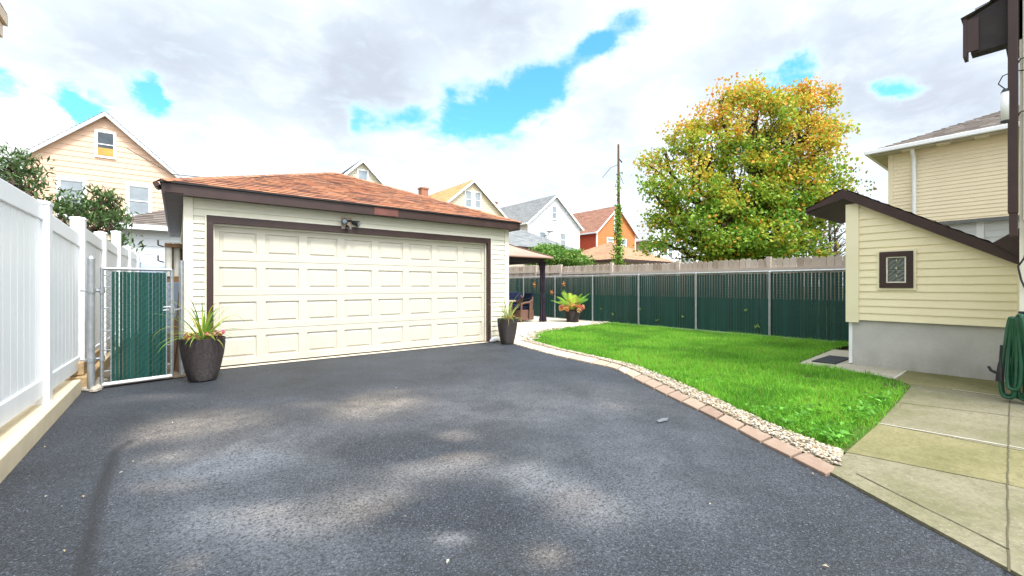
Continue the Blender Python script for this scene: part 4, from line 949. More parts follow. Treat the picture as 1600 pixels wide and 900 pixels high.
t=MB(); t.tube([(HX-.05,HYc-.045,1.6),(HX-.05,HYc-.045,5.9)],.014,8); t.tube([(HX-.05,HYc-.045,1.62),(HX-.06,HYc-.02,1.5),(HX-.045,HYc+.02,1.42),(HX-.05,HYc+.0,1.28),(HX-.05,HYc-.04,1.15)],.009,6)
for z in (3.0,3.55): t.tube([(HX-.05,HYc+.02,z),(HX-.10,HYc+.0,z+.02),(HX-.07,HYc-.06,z+.03)],.007,6)
t.build('cable',M['black'],HS)
LN=thing('wall_canister','small white canister with black caps wired to the brown downspout','canister',(HX-.06,HYc+.105,2.97))
t=MB(); t.tube([(0,0,.0),(0,0,.30)],.036,16); t.build('body',M['whitep'],LN,smooth=True)
t=MB(); t.tube([(0,0,.30),(0,0,.335)],[.038,.022],16); t.tube([(0,0,-.02),(0,0,0)],.037,16); t.build('cap',M['black'],LN)
t=MB(); t.tube([(0,.0,.33),(-.02,.05,.40),(-.03,.02,.47),(-.01,-.06,.50),(.02,-.13,.49)],.006,6); t.build('wire_hook',M['black'],LN)

# garden hose on its hanger at the house corner
HH=thing('hose_hanger','black hose hanger bracket fixed to the house corner','hose hanger',(HX-.02,HYc-.04,.92))
t=MB(); t.box(-.24,.01,-.03,.05,-.03,.0); t.box(-.03,.0,-.05,.06,-.12,.03); t.build('bracket',M['black'],HH,bevel=.005)
HO=thing('garden_hose','green garden hose coiled in long loops over a hanger','garden hose',(HX-.20,HYc-.005,0))
hb=MB(); rd=random.Random(12)
for i in range(10):
    u=(i-4.5)/4.5; ox=rd.uniform(-.06,.06); top=.91+rd.uniform(-.015,.015)-.03*abs(u); bot=.06+rd.uniform(.0,.05)+(.14*rd.random() if i%3==1 else 0); cy=.065*u; tw=rd.uniform(-1,1); w_=rd.uniform(.030,.05); path=[]
    for k in range(48):
        a=2*math.pi*k/48; z=(top+bot)/2+(top-bot)/2*math.cos(a); sn_=math.sin(a); f_=(abs(sn_)**.5)*(1 if sn_>0 else -1); t_=(top-z)/(top-bot)
        path.append((ox+.045*f_+.03*math.sin(3*t_+i), cy*(1+.5*t_)+f_*w_*(.6+.8*t_)+.05*tw*math.sin(t_*2.6)*t_, z))
    hb.tube(path,.0155,9,closed=True)
hb.build('hose',M['hose'],HO,smooth=True)
t=MB(); t.tube([(-.03,.13,.60),(-.03,.14,.40)],.011,8); t.tube([(-.03,.14,.42),(-.03,.14,.33),(-.03,.145,.22)],[.014,.026,.03],10); t.tube([(-.03,.145,.30),(-.06,.20,.33),(-.06,.22,.37)],[.02,.014,.012],8); t.build('nozzle',M['black'],HO)

# ------------------------------------------------------------------ neighbouring houses
def gable_house(name,label,x,y,wd,dp,eave,apex,wall,side,roof,trim='white',course=.2,chimney=None,sidewin=()):
    o=thing(name,label,'house',(x,y,0)); h=wd/2; sl=(apex-eave)/h
    f=MB(); siding(f,(0,0,0),(1,0,0),(0,-1,0),[(-h,0),(h,0),(h,eave),(0,apex-.05),(-h,eave)],course,.02)
    f.build('wall',M[wall],o); f=MB(); f.face([(-h,dp,0),(h,dp,0),(h,dp,eave),(0,dp,apex-.05),(-h,dp,eave)]); f.face([(h,0,0),(h,dp,0),(h,dp,eave),(h,0,eave)]); f.build('rear_wall',M[wall],o)
    f=MB(); siding(f,(-h,0,0),(0,1,0),(-1,0,0),[(0,0),(dp,0),(dp,eave),(0,eave)],course,.02); f.build('side_wall',M[side],o)
    ov=.30; er=h+ov; ez=eave-ov*sl; r=MB(); yo=-.28
    shingles(r,[(-er,yo,ez+.08),(0,yo,apex+.08),(0,dp+.2,apex+.08),(-er,dp+.2,ez+.08)],.2,.5,.02); shingles(r,[(0,yo,apex+.08),(er,yo,ez+.08),(er,dp+.2,ez+.08),(0,dp+.2,apex+.08)],.2,.5,.02)
    R_=r.build('roof',M[roof],o)
    k=MB()
    for s in (-1,1):
        k.prism([(s*er,yo,ez-.12),(0,yo,apex-.14),(0,yo,apex+.075),(s*er,yo,ez+.075)],(0,.05,0)); k.prism([(s*er,yo+.05,ez+.02),(0,yo+.05,apex+.02),(0,yo+.05,apex+.06),(s*er,yo+.05,ez+.06)],(0,dp,0))
        k.box(min(s*er,s*(er+.1)),max(s*er,s*(er+.1)),yo,dp,ez-.05,ez+.09)
    k.build('rake_trim',M[trim],R_)
    c=MB(); c.box(-h-.03,-h+.09,-.035,.09,0,eave); c.box(h-.09,h+.03,-.035,.09,0,eave); c.build('corner_trim',M['white'],o)
    c=MB(); c.tube([(-h-.07,-.08,.1),(-h-.07,-.08,eave-.5),(-h-.25,-.1,eave-.12)],.05,8); c.build('downspout',M['white'],o)
    if chimney:
        cx_,cy_,cz,cw_=chimney; b=MB(); b.box(cx_-cw_,cx_+cw_,cy_-cw_,cy_+cw_,eave,cz); b.box(cx_-cw_-.06,cx_+cw_+.06,cy_-cw_-.06,cy_+cw_+.06,cz,cz+.12); b.build('chimney',M['brick'] if name!='x' else M['whitep'],R_)
    return o
ROW=28.4
hA=gable_house('peach_house','large peach sided gabled house above the white vinyl fence',-2.72,ROW,5.5,11,6.9,9.5,'peach_siding','peach_siding','roof_pale',trim='greytrim',course=.26)
window(hA,.0,7.45,8.62,.62,0,'front',.07,'glassdark'); b=MB(); b.box(-.27,.27,-.062,-.031,7.50,7.86); b.build('window_board',M['amber'],hA)
window(hA,-1.15,4.5,6.12,.80,0,'front',.1,'blind'); window(hA,1.22,4.72,6.18,.80,0,'front',.1,'blind')
hB=gable_house('cream_house','pale cream gable peeking over the garage roof ridge',9.65,ROW,5.4,10,6.9,9.5,'butter_siding','butter_siding','roof_grey'); window(hB,.05,7.6,8.85,.62,0,'front')
hC=gable_house('cream_house','cream gabled house with tan roof and paired attic windows',18.4,ROW,6.3,11,6.9,9.5,'cream_siding','cream_siding','roof_tan',chimney=(-1.2,6.2,9.75,.32)); window(hC,-.43,7.35,8.62,.55,0,'front',.08,'blind'); window(hC,.43,7.35,8.62,.55,0,'front',.08,'blind')
b=MB(); b.box(1.0,2.6,2.5,5.5,7.2,9.0); b.build('dormer',M['cream_siding'],hC)
hD=gable_house('white_house','white gabled house with grey roof and brick chimney',27.4,ROW,6.5,10,6.85,9.5,'white_siding','white_siding','roof_grey',chimney=(-1.2,8.2,9.9,.36)); window(hD,-.15,7.35,8.45,.55,0,'front'); window(hD,1.0,4.9,6.05,.7,0,'front',.1,'blind'); window(hD,-1.6,5.0,6.0,.7,0,'front')
d=MB(); d.tube([(-1.3,-.05,5.75),(-1.3,-.5,5.75),(-1.2,-.5,6.0)],.04,6); d.lathe([(.36,.10),(.22,.03),(.001,0)],16,(-1.15,-.55,5.95)); d.build('satellite_dish',M['wire'],hD)
hE=gable_house('orange_house','bright orange gabled house with brown roof and red side wall',36.4,ROW,6.4,10,6.75,9.5,'orange_siding','red_siding','roof_brown'); window(hE,-.05,6.95,8.5,.68,0,'front',.14,'blind'); window(hE,-1.15,5.45,6.1,.85,0,'front',.1,'blind'); window(hE,1.1,5.0,6.1,.8,0,'front',.1,'blind')
hG=gable_house('white_house','white gabled house with pale grey roof beyond the vine-covered pole',45.6,ROW,6.4,10,6.6,9.2,'white_siding','tan_wall','roof_pale'); window(hG,0,7.0,8.2,.6,0,'front'); window(hG,.9,4.6,5.8,.8,0,'front')
hI=gable_house('white_house','plain white house half hidden behind the autumn tree',54.6,ROW,6.6,10,6.4,9.0,'white_siding','white_siding','roof_grey'); window(hI,-1,4.6,5.8,.8,0,'front')

def hip_garage(name,label,x0,y0,wd,dp,eave,apex,wall,roof,ov=.3,cat='garage',fascia='brown',course=.15,ridge=0.):
    o=thing(name,label,cat,(x0,y0,0)); f=MB()
    siding(f,(0,0,0),(1,0,0),(0,-1,0),[(0,0),(wd,0),(wd,eave),(0,eave)],course,.015); siding(f,(0,0,0),(0,1,0),(-1,0,0),[(0,0),(dp,0),(dp,eave),(0,eave)],course,.015); f.face([(wd,0,0),(wd,dp,0),(wd,dp,eave),(wd,0,eave)]); f.face([(0,dp,0),(wd,dp,0),(wd,dp,eave),(0,dp,eave)]); f.build('wall',M[wall],o)
    a,b,c,d=(-ov,-ov,eave),(wd+ov,-ov,eave),(wd+ov,dp+ov,eave),(-ov,dp+ov,eave); m=min(wd,dp)/2+ov
    if wd>=dp: r1,r2=(m-ov,dp/2,apex),(wd-m+ov,dp/2,apex)
    else: r1,r2=(wd/2,m-ov,apex),(wd/2,dp-m+ov,apex)
    r=MB()
    if wd>dp+.01: faces=[[a,b,r2,r1],[b,c,r2],[c,d,r1,r2],[d,a,r1]]
    elif dp>wd+.01: faces=[[a,b,r1],[b,c,r2,r1],[c,d,r2],[d,a,r1,r2]]
    else: faces=[[a,b,r1],[b,c,r1],[c,d,r1],[d,a,r1]]
    for q in faces: shingles(r,q,.16,.33,.016)
    r.face([(p[0],p[1],eave-.02) for p in (a,b,c,d)],0,.99); R_=r.build('roof',M[roof],o)
    k=MB(); k.box(-ov-.02,wd+ov+.02,-ov-.02,-ov+.01,eave-.15,eave+.0); k.box(-ov-.02,-ov+.01,-ov+.01,dp+ov,eave-.15,eave+.0); k.box(wd+ov-.01,wd+ov+.02,-ov+.01,dp+ov,eave-.15,eave); k.build('fascia',M[fascia],R_)
    return o
hip_garage('white_garage','white sided garage with mottled brown roof behind the gate',-1.3,16.9,5.2,6,3.02,4.5,'white_siding','roof_mix2',.32,fascia='white',course=.24)
hip_garage('grey_roofed_garage','low garage with grey hip roof beyond the gazebo canopy',10.6,15.75,5.85,5.85,3.05,4.75,'tan_wall','roof_grey',.3)
hip_garage('sandy_roofed_garage','low garage with sandy brown hip roof beyond the wooden fence',19.8,15.4,5.4,5.4,2.72,4.08,'tan_wall','roof_sand',.3)
b=MB(); b.lathe([(.62,0),(.62,.25),(.55,.38),(.30,.47),(.001,.5)],20); b.v=[(x*1.15,y*.7,z) for x,y,z in b.v]; CV=b.build('covered_grill',M['cloud'],smooth=True); CV.location=(-.32,14.6,1.30); 
CV.location=(-.32,14.6,0); CV.data.transform(Matrix.Scale(1,4)); 
for v in CV.data.vertices: v.co.z = v.co.z*.8+1.45 if v.co.z>.2 else 0.0
tag(CV,'blue-grey cover over a bulky item in front of the white garage','covered grill')

# big beige house beyond the fence
HB=thing('beige_house','large beige sided house with grey hip roof and white gutter','house',(18.3,3.3,0)); ez=5.5
f=MB(); siding(f,(0,0,0),(0,1,0),(-1,0,0),[(-13,0),(0,0),(0,ez),(-13,ez)],.115,.018); siding(f,(0,0,0),(1,0,0),(0,1,0),[(0,0),(9,0),(9,ez),(0,ez)],.13,.016); f.face([(9,0,0),(9,-13,0),(9,-13,ez),(9,0,ez)]); f.face([(0,-13,0),(9,-13,0),(9,-13,ez),(0,-13,ez)]); f.build('wall',M['beige_siding'],HB)
r=MB(); ov=.42; a,b,c,d=(-ov,ov,ez+.12),(9+ov,ov,ez+.12),(9+ov,-13-ov,ez+.12),(-ov,-13-ov,ez+.12); r1,r2=(4.5,-4.5,7.7),(4.5,-8.5,7.7)
for q in ([a,b,r1],[b,c,r2,r1],[c,d,r2],[d,a,r1,r2]): shingles(r,q,.18,.4,.018)
R_=r.build('roof',M['roof_mix'],HB)
k=MB(); k.box(-ov-.12,-ov,-13-ov,ov+.12,ez+.0,ez+.13); k.box(-ov,9,ov,ov+.12,ez,ez+.13); k.build('gutter',M['white'],R_,bevel=.02)
k=MB(); k.box(-ov,-.02,-13-ov,ov,ez-.03,ez-.005); k.box(-.02,9,.02,ov,ez-.03,ez-.005)
k.build('soffit',pmat('grey beige soffit',(.50,.46,.38),(.42,.38,.31),6),R_)
k=MB()
y=-.35
while y>-12: k=MB(); k.box(-ov+.02,-.05,y-.28,y,ez-.055,ez-.031); k.build('soffit_vent',M['butter_siding'],R_); y-=.78
pass
k=MB(); k.tube([(-.35,-.58,ez),(-.12,-.6,ez-.28),(-.09,-.6,ez-.5),(-.09,-.6,.1)],.055,8); k.build('downspout',M['white'],HB)
k=MB(); k.box(-.03,.09,-.09,.03,0,ez); k.build('corner_trim',M['beige_siding'],HB)
SH_=thing('white_shed','low white sided shed roof line between cellar roof and beige house','shed',(12.4,1.35,.08))
f=MB(); siding(f,(0,0,0),(0,1,0),(-1,0,0),[(-3.5,0),(0,0),(0,2.42),(-3.5,2.42)],.13,.014); siding(f,(0,0,0),(1,0,0),(0,1,0),[(0,0),(2.2,0),(2.2,2.42),(0,2.42)],.13,.014); f.face([(2.2,-3.5,0),(2.2,0,0),(2.2,0,2.42),(2.2,-3.5,2.42)]); f.face([(0,-3.5,0),(2.2,-3.5,0),(2.2,-3.5,2.42),(0,-3.5,2.42)]); f.build('wall',M['white_siding'],SH_)
f=MB(); f.box(-.03,.0,-.52,-.42,0,2.40); f.build('corner_trim',M['white'],SH_)
f=MB(); shingles(f,[(-.12,.12,2.43),(-.12,-3.6,2.43),(1.1,-3.6,2.47),(1.1,.12,2.47)]); shingles(f,[(2.3,-3.6,2.43),(2.3,.12,2.43),(1.1,.12,2.47),(1.1,-3.6,2.47)]); f.box(-.13,-.11,-3.6,.12,2.38,2.43,0,.9); f.face([(0,0,2.42),(2.2,0,2.42),(1.1,0,2.46)],0,.3); f.build('roof',M['roof_grey'],SH_)

# neighbour at the far side of the white fence: its eave corner reaches into view
LH=thing('neighbour_house','beige boxed eave corner of the next house above the vinyl fence','house',(-2.35,8.75,0))
f=MB(); f.box(-6,0,-10,-.3,0,4.5); f.build('wall',M['butter_siding'],LH)
tz=lambda py,d: CH+(HY-py)*d/F
DL=sn*(-1.87)+cs*9.1
f=MB(); f.box(-6.4,.44,-10.4,.31,tz(63,DL),tz(43,DL)); f.build('soffit_box',M['tan_wall'],LH)
f=MB(); f.box(-6.4,.48,-10.4,.35,tz(43,DL)+.01,tz(26,DL)); f.build('gutter',pmat('beige gutter',(.55,.48,.36),(.48,.42,.31),4),LH)
f=MB(); shingles(f,[(.47,-10.4,tz(26,DL)+.005),(.47,.34,tz(26,DL)+.005),(-3,.34-3,tz(26,DL)+1.5),(-3,-10,tz(26,DL)+1.5)]); f.build('roof',M['roof_mix'],LH)

# ------------------------------------------------------------------ trees
def limb_path(a,b,rd,n=7,wob=.12):
    a,b=Vector(a),Vector(b); L=(b-a).length; out=[]
    for k in range(n+1):
        t=k/n; p=a.lerp(b,t)+Vector((rd.gauss(0,1),rd.gauss(0,1),rd.gauss(0,.5)))*wob*L*.12*math.sin(math.pi*t)+Vector((0,0,-.08*L*math.sin(math.pi*t)))
        out.append(p)
    return out
def tree(name,label,base,fork,lobes,nclump,nleaf,lsize,colfn,mat,rd,tr=.2,csig=.34,asp=.6,droop=.0,cat='tree',group=None,shell=.45,twigs=True):
    o=thing(name,label,cat,base,group); B=Vector(base); tk=MB()
    fk=Vector(fork)-B; tk.tube(limb_path((0,0,-.1),fk,rd,6,.4),[tr*(1.25-.5*k/6) for k in range(7)],10)
    cl=[]; vol=np.array([l[3]*l[4]*l[5] for l in lobes]); vol=vol/vol.sum()
    for i,l in enumerate(lobes):
        c=Vector(l[:3])-B; pth=limb_path(fk,c,rd,8,.7); tk.tube(pth,[tr*.55*(1-.75*k/8)+.012 for k in range(9)],7)
        nc=max(4,int(nclump*vol[i]))
        for j in range(nc):
            d=Vector((rd.gauss(0,1),rd.gauss(0,1),rd.gauss(0,1))).normalized(); r=shell+(1-shell)*rd.random()**.6
            p=c+Vector((d.x*l[3],d.y*l[4],d.z*l[5]))*r; cl.append((p,i))
            if twigs and rd.random()<.5:
                q=pth[rd.randint(4,8)]; tk.tube(limb_path(q,p,rd,4,.8),[.035,.026,.018,.012,.006],4,cap=False)
    tk.build('trunk',M['bark'],o,smooth=True)
    C=[];A=[];K=[]
    for (p,i) in cl:
        n=int(nleaf*rd.uniform(.5,1.4)); s=csig*rd.uniform(.6,1.35)
        q=np.clip(rng.normal(size=(n,3)),-1.7,1.7)*np.array([s,s,s*.62])+np.array(p[:]); C.append(q)
        a=rng.normal(size=(n,3)); a[:,2]-=droop; A.append(a); K.append(np.full(n,rd.random()))
    C=np.concatenate(C);A=np.concatenate(A);K=np.concatenate(K); n=len(C)
    leaves_obj('crown',C,A,lsize*rng.uniform(.65,1.3,n),asp,colfn(C+np.array(base),K),mat,o)
    return o
def lobe(px,py,r,d,sq=1.0,dr=1.0):      # a crown lobe surveyed at distance d
    X,Z=(px-800)/F*d,CH+(HY-py)*d/F; rr=r*.93*d/F
    return (cs*X+sn*d,-sn*X+cs*d,Z,rr*dr,rr*dr,rr*sq)
rd=random.Random(21)
lob=[lobe(1165,290,70,16.0),lobe(1105,220,55,15.6,.9),lobe(1180,190,58,16.2,1),lobe(1235,230,62,16.5),lobe(1260,300,60,15.6,.9),lobe(1080,300,58,15.4,.9),lobe(1130,350,60,14.9,.75),lobe(1210,360,58,15.0,.7),lobe(1050,350,36,15.8,.8),lobe(1024,335,30,16.2,1),
     lobe(1180,140,32,16.3,.8),lobe(1125,158,30,16,.9),lobe(1262,165,42,16.6,.9),lobe(1265,143,22,16.6,.7),lobe(1070,205,30,16,.8),lobe(1300,200,26,16.5,1.3),lobe(1295,262,30,16.2,.6),lobe(1018,262,26,16.0,.9),lobe(1250,375,40,15.4,.6),lobe(1100,385,42,15.4,.5),lobe(1165,388,50,15.4,.4),lobe(1285,345,22,16,1),lobe(1040,240,24,16,.9),lobe(1040,380,36,15.6,.7),lobe(1240,395,46,15.2,.45),lobe(1130,395,50,15.0,.4),lobe(1300,300,30,15.8,.8),lobe(1020,300,26,16,.9),lobe(1190,380,60,15.0,.5)]
def autumn(P,K):
    n=len(P); z=np.clip((P[:,2]-2.5)/6.2,0,1); rc=np.hypot(P[:,0]-16.5,P[:,1]-7.3)/4.2
    u=np.clip(z*.47+.19*np.clip(rc,0,1)+.55*(K-.52)+rng.normal(0,.13,n),0,1)
    cg=np.array([.17,.33,.035]); cy=np.array([.54,.50,.05]); co=np.array([.70,.33,.05]); cr=np.array([.72,.22,.12]); cd=np.array([.33,.44,.045])
    st=np.array([0,.28,.50,.74,1.0]); cols=np.stack([cg,cd,cy,co,cr]); out=np.stack([np.interp(u,st,cols[:,i]) for i in range(3)],1)
    pick=rng.random(n)<.06; out[pick]=np.array([.70,.36,.05])
    return out*rng.uniform(.85,1.15,(n,1))
T0=Vector((16.8,7.15,0))
tree('autumn_tree','large autumn maple with green to orange leaves behind the wooden fence',tuple(T0),(16.7,7.2,2.3),lob,540,92,.125,autumn,M['leaf'],rd,.26,.255,.75,.15,shell=.5)
# dark orange clump low in the crown is part of the same tree's colouring
dk=lambda P,K: (np.array([.055,.10,.028])*rng.uniform(.6,1.9,(len(P),1)))
l2=[lobe(10,262,38,9.0,.9),lobe(40,290,26,9.0,.6),lobe(135,335,46,9.2,.7),lobe(165,315,24,9.3,.7),lobe(100,320,22,9.1,.7),lobe(178,345,16,9.0,.9),lobe(190,383,9,8.9,1.3)]
tree('peach_tree','dark green drooping leaved tree behind the white vinyl fence',(-2.15,11.6,0),(-2.1,11.4,1.5),l2,95,36,.14,dk,M['leafdark'],rd,.09,.16,.26,1.1,shell=.35)
gb=lambda P,K:(np.array([.135,.27,.05])*rng.uniform(.6,1.6,(len(P),1))+np.where(rng.random((len(P),1))<.08,1,0)*np.array([[.25,.12,.02]]))
l3=[lobe(870,405,40,19.3,.5),lobe(845,400,26,19.0,.7),lobe(900,408,28,19.5,.4),lobe(820,408,22,18.9,.6),lobe(855,392,20,19.2,.5),lobe(890,398,20,19.3,.5)]
tree('green_shrub','bushy green shrub rising between gazebo and low garages',(13.3,14.3,0),(13.2,14.3,1.5),l3,110,60,.11,gb,M['leaf'],rd,.07,.17,.7,0,cat='shrub',twigs=True)
# utility pole with vine
UPx,UPy=cs*5.0+sn*20,-sn*5.0+cs*20
UP=thing('utility_pole','tall thin utility pole wrapped in green vine','utility pole',(UPx,UPy,0))
t=MB(); t.tube([(0,0,-.1),(.02,0,4),(.0,0,7.85)],[.095,.075,.045],10); t.build('pole',M['polewood'],UP)
t=MB(); t.tube([(0,0,6.9),(-.3,.2,6.75),(-.55,.5,6.3)],.012,5); t.tube([(0,0,7.2),(.15,-.1,7.0)],.03,5); t.tube([(0,0,6.6),(.25,-.1,6.0)],.01,5); t.build('bracket',M['black'],UP)
n=1900; z=rng.uniform(1.2,5.0,n)**1.0; z=np.where(rng.random(n)<.06,rng.uniform(5.2,6.5,n),z); rr=.07+.11*np.clip((4.6-z)/3,0,1); C=np.c_[rng.normal(0,1,n)*rr,rng.normal(0,1,n)*rr,z]
leaves_obj('vine',C,rng.normal(size=(n,3)),rng.uniform(.06,.13,n),.8,np.array([.20,.34,.05])*rng.uniform(.5,1.7,(n,1))+np.where(rng.random((n,1))<.06,1,0)*np.array([[.35,.2,.0]]),M['leaf'],UP)
# distant bare trees and a dark rail fence seen past the cellar entrance
for (px,d,h,lab) in ((1284,30,6.2,'thin bare tree beyond the dark rail fence, nearer the maple'),(1297,32,7.0,'tall bare tree beyond the dark rail fence'),(1306,28,5.6,'bare twiggy tree closest to the cellar entrance roof')):
    X=(px-800)/F*d; bx0,by0=cs*X+sn*d,-sn*X+cs*d; o=thing('bare_tree',lab,'tree',(bx0,by0,0),'bare trees beyond the fence'); t=MB(); t.tube([(0,0,0),(.1,0,h*.5),(0,.1,h)],[.16,.10,.03],6)
    for j in range(26):
        z0=h*rd.uniform(.3,.95); a=rd.uniform(0,6.283); L=rd.uniform(.5,1.3); t.tube([(.05,0,z0),(math.cos(a)*L*.5,math.sin(a)*L*.5,z0+L*.5),(math.cos(a)*L,math.sin(a)*L,z0+L*.8)],[.04,.025,.012],4)
    t.build('trunk',M['bark'],o); n=420; C=np.c_[rng.normal(0,.8,n),rng.normal(0,.8,n),rng.uniform(h*.25,h,n)]
    leaves_obj('crown',C,rng.normal(size=(n,3)),rng.uniform(.1,.2,n),.6,np.array([.13,.15,.06])*rng.uniform(.5,1.5,(n,1)),M['leaf'],o)
BR=thing('rail_fence','short black rail fence far behind the wooden pickets','fence',(*[cs*(1297-800)/F*24+sn*24,-sn*(1297-800)/F*24+cs*24],0))
t=MB(); t.box(-1.6,1.6,-.03,.03,2.95,3.02); t.box(-1.6,1.6,-.03,.03,2.35,2.42); t.build('rail',M['black'],BR)
t=MB()
for k in range(17): t.box(-1.6+k*.2-.025,-1.6+k*.2+.025,-.02,.02,0,2.95)
t.build('baluster_row',M['black'],BR)

# a few leaves and scraps on the asphalt
for i,(px,py) in enumerate([(619,607),(633,810),(890,694),(190,740),(70,700),(72,778),(100,864),(1290,888),(270,662),(1270,742),(208,723),(130,778),(1110,790),(700,905 if False else 880)]):
    x,y=gp(px,py); s=random.uniform(.009,.016); mb=MB(); a=random.random()*6.28; ca,sa=math.cos(a)*s,math.sin(a)*s
    mb.face([(-ca,-sa,.004),(sa*.45,-ca*.45,.010),(ca,sa,.006),(-sa*.45,ca*.45,.012)],c=random.choice([(.52,.45,.32),(.48,.36,.2),(.6,.57,.48)])); o=mb.build('fallen_leaf',M['leaf']); o.location=(x,y,.004)
    tag(o,'tiny pale dry leaf lying on the asphalt','leaf','dry leaves scattered on the driveway')
x,y=gp(1035,657); mb=MB(); mb.face([(-.09,-.02,0),(.02,-.035,0),(.10,.0,0),(.05,.03,0),(-.05,.025,0)]); o=mb.build('driveway_patch',pmat('pale filler',(.14,.15,.17),(.11,.12,.135),9,.8)); o.location=(x,y,.006); structure(o)

# ------------------------------------------------------------------ sky, sun, camera
wd=bpy.data.worlds.new('World'); S.world=wd; wd.use_nodes=True; nt=wd.node_tree; nt.nodes.clear()
out=nd(nt,'ShaderNodeOutputWorld'); bg=nd(nt,'ShaderNodeBackground'); bg.inputs['Strength'].default_value=.1; nt.links.new(bg.outputs[0],out.inputs[0])
sky=nd(nt,'ShaderNodeTexSky',sky_type='NISHITA',sun_disc=False)
SUN_EL=60; sd=Vector((.06,-1.0,0)).normalized()
sky.sun_elevation=R(SUN_EL); sky.sun_rotation=math.atan2(sd.x,sd.y); sky.air_density=1.0; sky.dust_density=.6; sky.ozone_density=2.5
tc=nd(nt,'ShaderNodeTexCoord'); gen=tc.outputs['Generated']
sep=nd(nt,'ShaderNodeSeparateXYZ'); nt.links.new(gen,sep.inputs[0])
zc=mth(nt,'ADD',mth(nt,'MAXIMUM',sep.outputs[2],0.0),.16)
cmb=nd(nt,'ShaderNodeCombineXYZ'); nt.links.new(mth(nt,'DIVIDE',sep.outputs[0],zc),cmb.inputs[0]); nt.links.new(mth(nt,'DIVIDE',sep.outputs[1],zc),cmb.inputs[1]); cmb.inputs[2].default_value=.0
def wnoise(scale,detail,rough,off,dist=0.0):
    mp=nd(nt,'ShaderNodeMapping'); mp.inputs['Location'].default_value=off; nt.links.new(cmb.outputs[0],mp.inputs[0])
    n=nd(nt,'ShaderNodeTexNoise'); n.inputs['Scale'].default_value=scale; n.inputs['Detail'].default_value=detail; n.inputs['Roughness'].default_value=rough; n.inputs['Distortion'].default_value=dist
    nt.links.new(mp.outputs[0],n.inputs['Vector']); return n.outputs[0]
nA=wnoise(1.6,9,.56,(3.1,1.7,0),.25); nB=wnoise(3.4,8,.55,(7.7,2.3,.4),.3); nD=wnoise(7.5,7,.6,(4.2,5.1,.7),.5)
# warp the sky direction a little so that the gaps and banks have torn, cloud-like edges
wn=nd(nt,'ShaderNodeTexNoise'); wn.inputs['Scale'].default_value=6; wn.inputs['Detail'].default_value=7; wn.inputs['Roughness'].default_value=.62; nt.links.new(gen,wn.inputs['Vector'])
vs=nd(nt,'ShaderNodeVectorMath',operation='SUBTRACT'); nt.links.new(wn.outputs['Color'],vs.inputs[0]); vs.inputs[1].default_value=(.5,.5,.5)
vm=nd(nt,'ShaderNodeVectorMath',operation='SCALE'); nt.links.new(vs.outputs[0],vm.inputs[0]); vm.inputs['Scale'].default_value=.16
va=nd(nt,'ShaderNodeVectorMath',operation='ADD'); nt.links.new(gen,va.inputs[0]); nt.links.new(vm.outputs[0],va.inputs[1])
vn=nd(nt,'ShaderNodeVectorMath',operation='NORMALIZE'); nt.links.new(va.outputs[0],vn.inputs[0]); wdir=vn.outputs[0]
def spot(px,py,rpx,amp):
    dv=dirn(px,py); d=nd(nt,'ShaderNodeVectorMath',operation='DOT_PRODUCT'); nt.links.new(wdir,d.inputs[0]); d.inputs[1].default_value=dv
    k=2.0/((rpx/F*dv.dot(dirn(800,446)))**2)
    return mth(nt,'MULTIPLY',mth(nt,'EXPONENT',mth(nt,'MULTIPLY',mth(nt,'SUBTRACT',d.outputs['Value'],1.0),k)),amp)
def total(L):
    s=None
    for a in L:
        v=spot(*a); s=v if s is None else mth(nt,'ADD',s,v)
    return s
gaps=total([(580,190,24,.9),(640,185,26,.9),(705,180,36,1.1),(765,172,40,1.3),(815,160,42,1.3),(860,130,34,1.1),(905,100,28,.8),(940,72,26,1.0),(975,28,30,1.0),(1010,5,26,.5),
    (14,126,26,.9),(105,140,26,1.0),(140,153,26,1.0),(222,140,26,1.1),(245,152,20,.8),(1225,140,36,1.0),(1265,98,24,1.1),(1210,160,30,.8),(1408,122,26,.9),(1385,128,18,.6),(930,72,18,.3)])
grey=total([(450,80,150,.30),(590,150,90,.60),(700,30,150,.75),(820,20,120,.6),(300,120,120,.25),(1120,90,90,.30),(1320,40,150,.55),(1450,60,160,.60),(1200,30,120,.35),(950,190,80,.25),(960,235,60,.30),(1060,130,80,.25),(850,250,80,.12),(520,150,110,.3),(250,130,90,.3),(150,20,160,.3),(480,215,120,.2),(730,250,100,.2),(300,40,140,.2),(920,215,80,.3),(1500,160,120,.3),(1330,150,90,.2),(1480,160,90,.4),(100,60,100,.15)])
bright=total([(700,70,70,.5),(1040,60,80,.4),(1130,40,60,.2),(100,210,120,.5),(400,200,120,.5),(900,200,90,.4),(600,240,120,.3),(1400,200,120,.4)])
gv=mth(nt,'ADD',gaps,mth(nt,'ADD',mth(nt,'MULTIPLY',mth(nt,'SUBTRACT',nB,.5),1.5),mth(nt,'MULTIPLY',mth(nt,'SUBTRACT',nD,.5),1.5)))
def sstep(x,a,b):
    g=nd(nt,'ShaderNodeMapRange',interpolation_type='SMOOTHSTEP'); g.inputs[1].default_value=a; g.inputs[2].default_value=b; nt.links.new(x,g.inputs[0]); return g.outputs[0]
gm1=sstep(gv,-.05,.9); gm2=sstep(gv,.28,1.2)
shade=mth(nt,'ADD',mth(nt,'MULTIPLY',grey,1.0),mth(nt,'ADD',mth(nt,'MULTIPLY',mth(nt,'SUBTRACT',nA,.5),1.3),mth(nt,'ADD',mth(nt,'MULTIPLY',mth(nt,'SUBTRACT',nB,.5),1.5),mth(nt,'MULTIPLY',mth(nt,'SUBTRACT',nD,.5),1.1))))
shade=mth(nt,'SUBTRACT',shade,mth(nt,'MULTIPLY',bright,.6))
CL=6.1
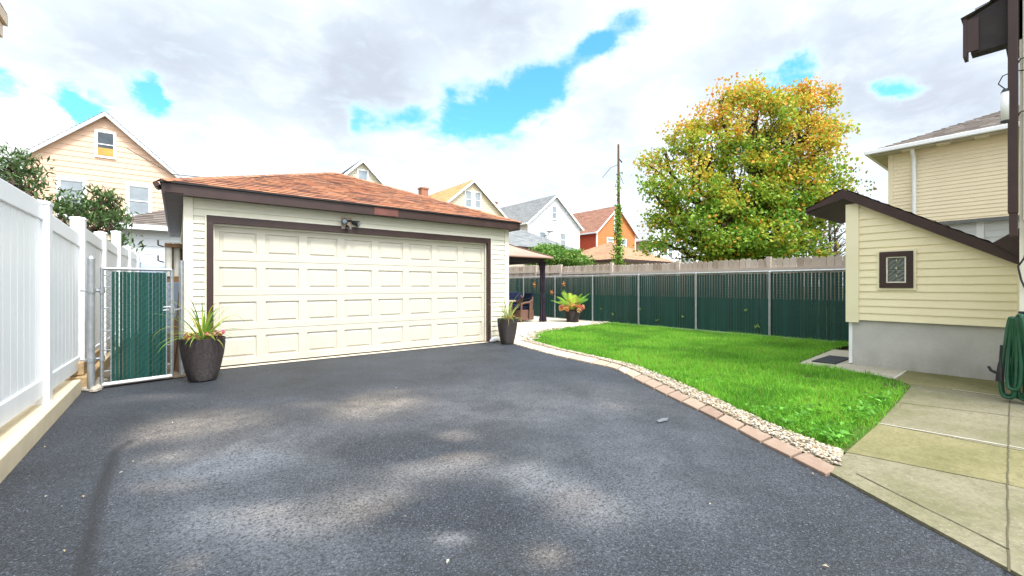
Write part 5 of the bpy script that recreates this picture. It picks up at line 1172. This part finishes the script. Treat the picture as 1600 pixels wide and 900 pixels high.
cl=ramp(nt,mth(nt,'ADD',mth(nt,'MULTIPLY',shade,.68),.215,True),[(0,(1.10,1.12,1.14)),(.22,(.90,.975,1.05)),(.5,(.74,.825,.925)),(.8,(.60,.665,.755)),(1,(.53,.585,.67))])
clx=nd(nt,'ShaderNodeVectorMath',operation='SCALE'); nt.links.new(cl,clx.inputs[0]); clx.inputs['Scale'].default_value=CL
skc=mixc(nt,1.0,sky.outputs[0],(.80,1.72,1.80),'MULTIPLY')
sdot=nd(nt,'ShaderNodeVectorMath',operation='DOT_PRODUCT'); nt.links.new(gen,sdot.inputs[0]); sdot.inputs[1].default_value=(sd.x*math.cos(R(SUN_EL)),sd.y*math.cos(R(SUN_EL)),math.sin(R(SUN_EL)))
glow=mth(nt,'ADD',1.0,mth(nt,'MULTIPLY',mth(nt,'POWER',mth(nt,'MAXIMUM',sdot.outputs['Value'],0.0),3.0),3.0))   # thin cloud is brightest towards the veiled sun
cly=nd(nt,'ShaderNodeVectorMath',operation='SCALE'); nt.links.new(clx.outputs[0],cly.inputs[0]); nt.links.new(glow,cly.inputs['Scale'])
hazy=mixc(nt,mth(nt,'MULTIPLY',gm1,.8),cly.outputs[0],(.80*CL,.95*CL,1.05*CL)); fin=mixc(nt,gm2,hazy,skc); nt.links.new(fin,bg.inputs['Color'])

sl=bpy.data.lights.new('sun','SUN'); sl.energy=2.4; sl.angle=R(10); sl.color=(1,.965,.91); so_=bpy.data.objects.new('sun',sl); COL.objects.link(so_)
to=Vector((sd.x*math.cos(R(SUN_EL)),sd.y*math.cos(R(SUN_EL)),math.sin(R(SUN_EL)))); so_.rotation_euler=to.to_track_quat('Z','Y').to_euler(); so_.location=(0,-5,12)
cam=bpy.data.cameras.new('camera'); cam.sensor_width=36; cam.lens=F/1600*36; cam.clip_start=.05; cam.clip_end=3000; cam.shift_y=(HY-450)/1600
co=bpy.data.objects.new('camera',cam); COL.objects.link(co); co.location=(0,0,CH); co.rotation_euler=(R(90),0,R(-YAW)); S.camera=co
S.view_settings.view_transform='Standard'; S.view_settings.look='None'; S.view_settings.gamma=1; S.view_settings.exposure=1.08; S.view_settings.use_curve_mapping=False
S.cycles.max_bounces=6; S.cycles.use_denoising=True
